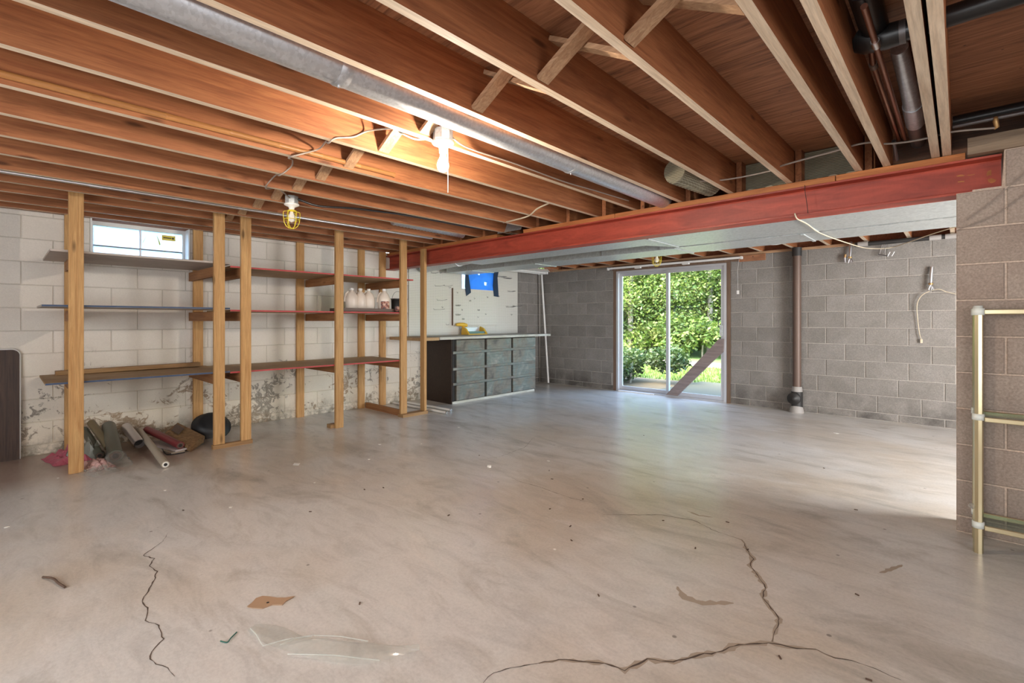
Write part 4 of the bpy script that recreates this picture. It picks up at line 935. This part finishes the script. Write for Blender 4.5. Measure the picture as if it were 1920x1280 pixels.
CR = [[(-1.152, 1.089), (-1.155, 1.142), (-1.126, 1.204), (-1.074, 1.284), (-1.034, 1.344), (-0.97, 1.392), (-0.904, 1.443), (-0.838, 1.456), (-0.804, 1.562), (-0.733, 1.607), (-0.683, 1.708), (-0.626, 1.781), (-0.609, 1.843), (-0.521, 1.949), (-0.457, 1.974), (-0.382, 2.024), (-0.325, 2.021), (-0.274, 2.044), (-0.215, 2.053), (-0.143, 2.047)],
 [(-0.925, 2.772), (-0.867, 2.765), (-0.814, 2.664), (-0.758, 2.579), (-0.75, 2.5), (-0.677, 2.403), (-0.637, 2.349), (-0.623, 2.249), (-0.575, 2.188), (-0.528, 2.135), (-0.52, 2.051), (-0.511, 1.963)],
 [(-3.25, 0.642), (-3.152, 0.601), (-3.039, 0.497), (-2.957, 0.528), (-2.888, 0.499), (-2.791, 0.509), (-2.675, 0.472), (-2.542, 0.41), (-2.468, 0.418), (-2.371, 0.396), (-2.297, 0.424), (-2.184, 0.418), (-2.153, 0.391), (-2.11, 0.362), (-2.044, 0.37), (-1.991, 0.395), (-1.926, 0.401)],
 [(-2.494, 2.665), (-2.385, 2.635), (-2.217, 2.651), (-2.034, 2.633), (-1.895, 2.627), (-1.748, 2.661)],
 [(-1.607, 2.534), (-1.343, 2.781), (-1.167, 2.837), (-1.019, 2.776), (-0.886, 2.764)],
 [(-3.042, 2.721), (-2.993, 2.83), (-2.955, 3.021), (-3.002, 3.392), (-3.189, 3.727)]]
obj('crack_edge', ribbon(CR[0][3:17], .020, .0005, .75), 'crackfill', fl); obj('crack_edge', ribbon(CR[1], .020, .0005, .7), 'crackfill', fl)
for c, w in zip(CR, (.0055, .004, .0042, .003, .0035, .0025)): obj('crack', ribbon(c, w, .0010, .6), 'crack', fl)
obj('scuff', ribbon([(-.21, 3.02), (-.24, 2.93), (-.28, 2.85)], .02, .0006, .4), 'crackfill', fl)
obj('scuff', ribbon([(-1.25, 2.95), (-1.17, 2.93), (-1.10, 2.96)], .018, .0006, .4), 'crackfill', fl)
obj('scuff', ribbon([(-.93, 2.08), (-.87, 2.02), (-.80, 2.03), (-.70, 2.12)], .03, .0006, .5), 'crackfill', fl)

lf = [(-2.169, 0.702), (-2.146, 0.713), (-2.11, 0.742), (-2.109, 0.769), (-2.108, 0.779), (-2.076, 0.81), (-2.092, 0.831), (-2.101, 0.871), (-2.119, 0.838), (-2.144, 0.814), (-2.178, 0.794), (-2.204, 0.775), (-2.207, 0.75), (-2.185, 0.728)]
o = thing('dry_leaf', (-2.14, .78, 0), 'flat tan brown torn leaf on the floor above the clear plastic film', 'leaf')
lo = obj('leaf_blade', G().prism(lf[::-1], .004, .0055), 'leafbrown', o)
obj('leaf_edge', G().prism([(x * .96 + .04 * -2.14, y * .96 + .04 * .78) for x, y in lf][::-1], .0002, .0039), 'leafbrown', o)
obj('dark_hole', G().lathe((-2.135, .772, .0056), [(.006, 0), (.005, .0006)], 10), 'dark', o)
obj('twig', G().tube(bez([(-3.109, .135, .006), (-3.05, .165, .009), (-2.98, .18, .008), (-2.917, .198, .006)]), .005, 7), 'twig', None, 'short curved dark twig on the floor at the lower left', 'twig')
obj('green_thread', G().tube(bez([(-2.011, .56, .003), (-1.985, .575, .003), (-2.0, .592, .004), (-2.023, .619, .003)]), .0022, 6), 'thread', None, 'short green thread on the floor left of the plastic film', 'thread')
# clear plastic film
o = thing('plastic_film', (-1.7, .82, 0), 'crumpled strip of clear plastic film lying on the floor in the foreground', 'film')
A = [(-2.01, .665), (-1.93, .70), (-1.84, .72), (-1.77, .745), (-1.69, .795), (-1.60, .85), (-1.53, .90), (-1.47, .965), (-1.42, 1.03)]
Wd = [.02, .045, .055, .04, .05, .06, .06, .035, .008]
vs = []; fs = []; nn_ = 9
for i, (x, y) in enumerate(A):
    a = Vector(A[max(i - 1, 0)]); b = Vector(A[min(i + 1, 8)]); t = (b - a).normalized(); nr = Vector((-t.y, t.x))
    for k in range(nn_):
        u = k / (nn_ - 1) * 2 - 1; p = Vector((x, y)) + nr * u * Wd[i]
        vs.append((p.x, p.y, .003 + .026 * abs(noise.noise(Vector((i * .8, k * .55, 4.2)))) + (.018 * (1 - u * u) if i > 2 else 0)))
for i in range(8):
    for k in range(nn_ - 1): a = i * nn_ + k; fs.append((a, a + 1, a + nn_ + 1, a + nn_))
ff = obj('film_sheet', G().add(vs, fs, 0, True), 'film', o)
ss = ff.modifiers.new('s', 'SUBSURF'); ss.levels = ss.render_levels = 2
for k, (a, b) in enumerate([((-2.0, .66), (-1.86, .655)), ((-1.86, .655), (-1.78, .80)), ((-1.82, .70), (-1.78, .81)), ((-1.78, .81), (-1.60, .93)), ((-1.75, .70), (-1.48, .905))]):
    obj('fold', G().tube([(*a, .008), ((a[0] + b[0]) / 2, (a[1] + b[1]) / 2, .016), (*b, .01)], .0022, 6), 'foldmat', o)

chips = [(-4.036, 1.687, .035, 'flat white paper square on the floor in front of the shelving'), (-2.8, 2.725, .022, 'white plastic cap lying on the floor in the middle of the room'), (-2.562, 3.19, .016, None), (-4.093, 2.505, .018, None), (-4.102, 3.509, .014, None), (-3.719, 2.172, .012, None),
         (-.965, 6.062, .03, 'bent white plastic scrap on the floor near the soil pipe'), (-3.411, 1.007, .014, None), (-4.089, .795, .014, 'thin white chip on the floor in front of the long beige tube'), (-5.0, .42 - .12, .012, None), (-3.474, 1.584, .010, None), (-1.546, 1.979, .010, None), (-3.816, 2.791, .010, None), (-4.612, 2.649, .012, None), (-4.03, .027, .014, None)]
for (x, y, r_, lb) in chips:
    n = 5; pts = [(x + r_ * (.7 + .5 * random.random()) * math.cos(2 * math.pi * k / n + r_), y + r_ * (.5 + .5 * random.random()) * math.sin(2 * math.pi * k / n + r_)) for k in range(n)]
    if r_ == .035: pts = [(x - .045, y - .0), (x, y - .03), (x + .045, y), (x, y + .03)]
    h = .016 if r_ == .022 else .002
    o = obj('paper_square' if r_ == .035 else 'chip', G().prism(pts, .0006, .0006 + h), 'chip', None, lb or 'tiny white chip scattered on the concrete floor', 'paper' if r_ == .035 else 'chip', None if lb else 'tiny white chips on the floor')
for i in range(26):
    x, y = random.uniform(-3.6, -.2), random.uniform(.6, 4.6)
    a = random.random() * 6.28; L = random.uniform(.008, .02)
    obj('crumb', G().bar((x, y, .0025), (x + L * math.cos(a), y + L * math.sin(a), .003), .005, .004), 'twig', None, 'tiny dark crumb of dirt scattered on the concrete floor', 'crumb', 'tiny dark crumbs on the floor')

# ------------------------------------------------------------------ outdoors
def lawn_mat():
    m = mat('lawn_green', (.06, .14, .02), .9); n = N(m); g = n.noise(n.coord('World', (1, 1, 1)), 2.2, 6, .7)
    n.out(n.ramp(g, [(.3, (.028, .065, .008)), (.55, (.06, .13, .02)), (.75, (.14, .18, .045))])); return m
M['soil'] = mat('dry_soil', (.10, .075, .04), .9); M['lawn'] = lawn_mat(); M['path'] = mat('gravel_path', (.24, .19, .15), .9); M['patio'] = mat('patio_concrete', (.04, .042, .026), .9)
def ground_z(x, y): return -.10 + (max(0, y - 19) * .32)
g = G(); vs = []; fs = []; nx, ny = 24, 24
for j in range(ny + 1):
    for i in range(nx + 1):
        x = -45 + 75 * i / nx; y = 10 + 50 * j / ny; vs.append((x, y, ground_z(x, y) + (.4 * noise.noise(Vector((x * .2, y * .2, 0))) if y > 20 else 0)))
for j in range(ny):
    for i in range(nx): a = j * (nx + 1) + i; fs.append((a, a + 1, a + nx + 2, a + nx + 1))
obj('ground', g.add(vs, fs, 0, True), 'lawn', kind='structure')
obj('ground_strip', G().prism([(-45, 7.45), (30, 7.45), (30, 10.0), (-45, 10.0)], -.3, -.1), 'soil', kind='structure')
obj('path', G().prism([(-45, 16.9), (-9, 13.5), (30, 10.5), (30, 12.0), (-9, 15.1), (-45, 18.4)], -.12, -.085), 'path', kind='structure')
obj('patio', G().prism([(-4.1, 7.43), (1, 7.43), (1, 9.9), (-3.9, 9.9)], -.25, -.06), 'patio', kind='structure')
obj('side_ground', G().prism([(-40, -12), (-6.25, -12), (-6.25, 7.4), (-40, 7.4)], 1.3, 1.5), 'lawn', kind='structure')

def leaf_mat(name, cols):
    m = bpy.data.materials.new(name); m.use_nodes = True; t = m.node_tree; n = N(m); g = n.noise(n.coord('World', (1, 1, 1)), 3.6, 4, .8)
    c = n.ramp(g, [(.32, cols[0]), (.5, cols[1]), (.66, cols[2])]); n.out(c); n.b.inputs['Roughness'].default_value = .5
    tr = t.nodes.new('ShaderNodeBsdfTranslucent'); t.links.new(c, tr.inputs[0]); mx = t.nodes.new('ShaderNodeMixShader'); mx.inputs[0].default_value = .35
    t.links.new(n.b.outputs[0], mx.inputs[1]); t.links.new(tr.outputs[0], mx.inputs[2]); t.links.new(mx.outputs[0], t.nodes['Material Output'].inputs[0]); return m
M['leaf_a'] = leaf_mat('bright_leaves', ((.04, .085, .012), (.10, .165, .022), (.34, .33, .13)))
M['leaf_b'] = leaf_mat('deep_leaves', ((.022, .05, .009), (.06, .115, .016), (.18, .21, .055)))
M['leaf_c'] = leaf_mat('dark_bush_leaves', ((.012, .03, .006), (.035, .075, .014), (.10, .14, .035)))
M['bark'] = mat('grey_bark', (.26, .23, .18), .9)
def leaves(n, blobs, size, seed):
    rnd = random.Random(seed); vs = []; fs = []; tot = sum(b[3] for b in blobs)
    for (c, r, sq, wgt) in blobs:
        for q in range(int(n * wgt / tot)):
            while True:
                p = Vector((rnd.uniform(-1, 1), rnd.uniform(-1, 1), rnd.uniform(-1, 1)))
                if .35 < p.length < 1: break
            p = Vector((p.x * r, p.y * r, p.z * r * sq)) + Vector(c)
            d = Vector((rnd.gauss(0, 1), rnd.gauss(0, 1), rnd.gauss(0, .6))).normalized(); e = d.cross(Vector((rnd.gauss(0, 1), rnd.gauss(0, 1), rnd.gauss(0, 1)))).normalized()
            s = size * rnd.uniform(.6, 1.4); o = len(vs)
            vs += [tuple(p - d * s * .6), tuple(p + e * s * .3), tuple(p + d * s * .6), tuple(p - e * s * .3)]; fs.append((o, o + 1, o + 2, o + 3))
    return G().add(vs, fs)
def tree(x, y, h, cr, m, seed, label, n=15000, size=.10, trunk=.11):
    z0 = ground_z(x, y); rnd = random.Random(seed); o = thing('tree', (x, y, z0), label, 'tree', 'trees beyond the lawn')
    obj('trunk', G().tube([(x, y, z0 - .1), (x + .05, y, z0 + h * .3), (x - .05, y + .1, z0 + h * .6), (x, y, z0 + h * .85)], [trunk, trunk * .85, trunk * .6, trunk * .2], 9), 'bark', o)
    bl = [((x + rnd.uniform(-1, 1) * cr * .6, y + rnd.uniform(-1, 1) * cr * .6, z0 + h * rnd.uniform(.12, .85)), cr * rnd.uniform(.35, .6), .7, 1) for _ in range(13)]
    lv = obj('foliage', leaves(n, bl, size, seed), m, o); lv['kind'] = 'stuff'
    return o
TR = [(-7.0, 18.5, 7.5, 2.6, 'leaf_a', 'bright leafy tree rightmost in the right door panel'), (-8.6, 18.0, 8, 2.6, 'leaf_b', 'deep green tree seen through the right door panel'), (-9.3, 16.6, 8.5, 1.9, 'leaf_a', 'slim tree with a grey trunk seen behind the middle door stile'),
      (-10.9, 18.2, 8, 2.7, 'leaf_a', 'leafy tree seen in the middle of the left door panel'), (-12.6, 17.6, 7.5, 2.6, 'leaf_b', 'leafy tree leftmost in the left door panel'), (-5.2, 19.5, 7.5, 2.7, 'leaf_b', 'leafy tree beyond the right door jamb'), (-14.6, 19.5, 8, 2.8, 'leaf_b', 'leafy tree beyond the left door jamb')]
for i, (x, y, h, cr, m, lb) in enumerate(TR): tree(x, y, h, cr, m, 11 + i, lb)
TB = [(-8.0, 22.5, 'deep green tree behind the others, right'), (-11.5, 22.5, 'deep green tree behind the others, middle'), (-15.0, 22.5, 'deep green tree behind the others, left'), (-4.5, 23.5, 'deep green tree behind the others, far right'), (-18.5, 23, 'deep green tree behind the others, far left')]
for i, (x, y, lb) in enumerate(TB): tree(x, y, 9.5, 3.6, 'leaf_b', 40 + i, lb, n=13000, size=.19, trunk=.16)
def bush(x, y, r, h, m, seed, label, n, size):
    z0 = ground_z(x, y); o = thing('bush', (x, y, z0), label, 'bush'); rnd = random.Random(seed)
    bl = [((x + rnd.uniform(-.7, .7) * r, y + rnd.uniform(-.5, .5) * r, z0 + h * rnd.uniform(.35, .75)), r * .45, h / r * .75, 1) for _ in range(9)]
    lv = obj('foliage', leaves(n, bl, size, seed), m, o); lv['kind'] = 'stuff'
    obj('stem', G().tube([(x, y, z0 - .05), (x + .05, y, z0 + h * .6)], .03, 8), 'bark', o)
bush(-5.05, 9.0, 1.0, .72, 'leaf_c', 71, 'low spreading green bush in front of the left door panel', 7000, .07)
bush(-8.0, 12.6, .9, .6, 'leaf_a', 72, 'pale leafy bush behind the low bush, left side', 3500, .08)
for i, (x, y, r_, h) in enumerate([(-6.6, 16.8, 1.5, 1.5), (-8.6, 17.0, 1.4, 1.3), (-10.6, 16.3, 1.5, 1.5), (-12.3, 16.2, 1.5, 1.6), (-4.6, 17.2, 1.6, 1.5)]):
    bush(x, y, r_, h, 'leaf_a' if i % 2 else 'leaf_b', 80 + i, ['thick undergrowth below the tree rightmost in the door', 'thick undergrowth seen at the right of the middle door stile', 'thick undergrowth in the middle of the left door panel', 'thick undergrowth leftmost in the left door panel', 'thick undergrowth beyond the right door jamb'][i], 4200, .13)
gv = []; gf = []; rnd = random.Random(5)
for q in range(9000):
    x, y = rnd.uniform(-9.5, -3.2), rnd.uniform(9.95, 13.2); a = rnd.random() * 6.28; h = rnd.uniform(.04, .10); o = len(gv); z0 = ground_z(x, y)
    gv += [(x - .012 * math.cos(a), y - .012 * math.sin(a), z0), (x + .012 * math.cos(a), y + .012 * math.sin(a), z0), (x + rnd.uniform(-.03, .03), y + rnd.uniform(-.03, .03), z0 + h)]; gf.append((o, o + 1, o + 2))
obj('grass', G().add(gv, gf), 'leaf_a', None, 'mown green grass beyond the patio outside the door', 'grass', kind='stuff')
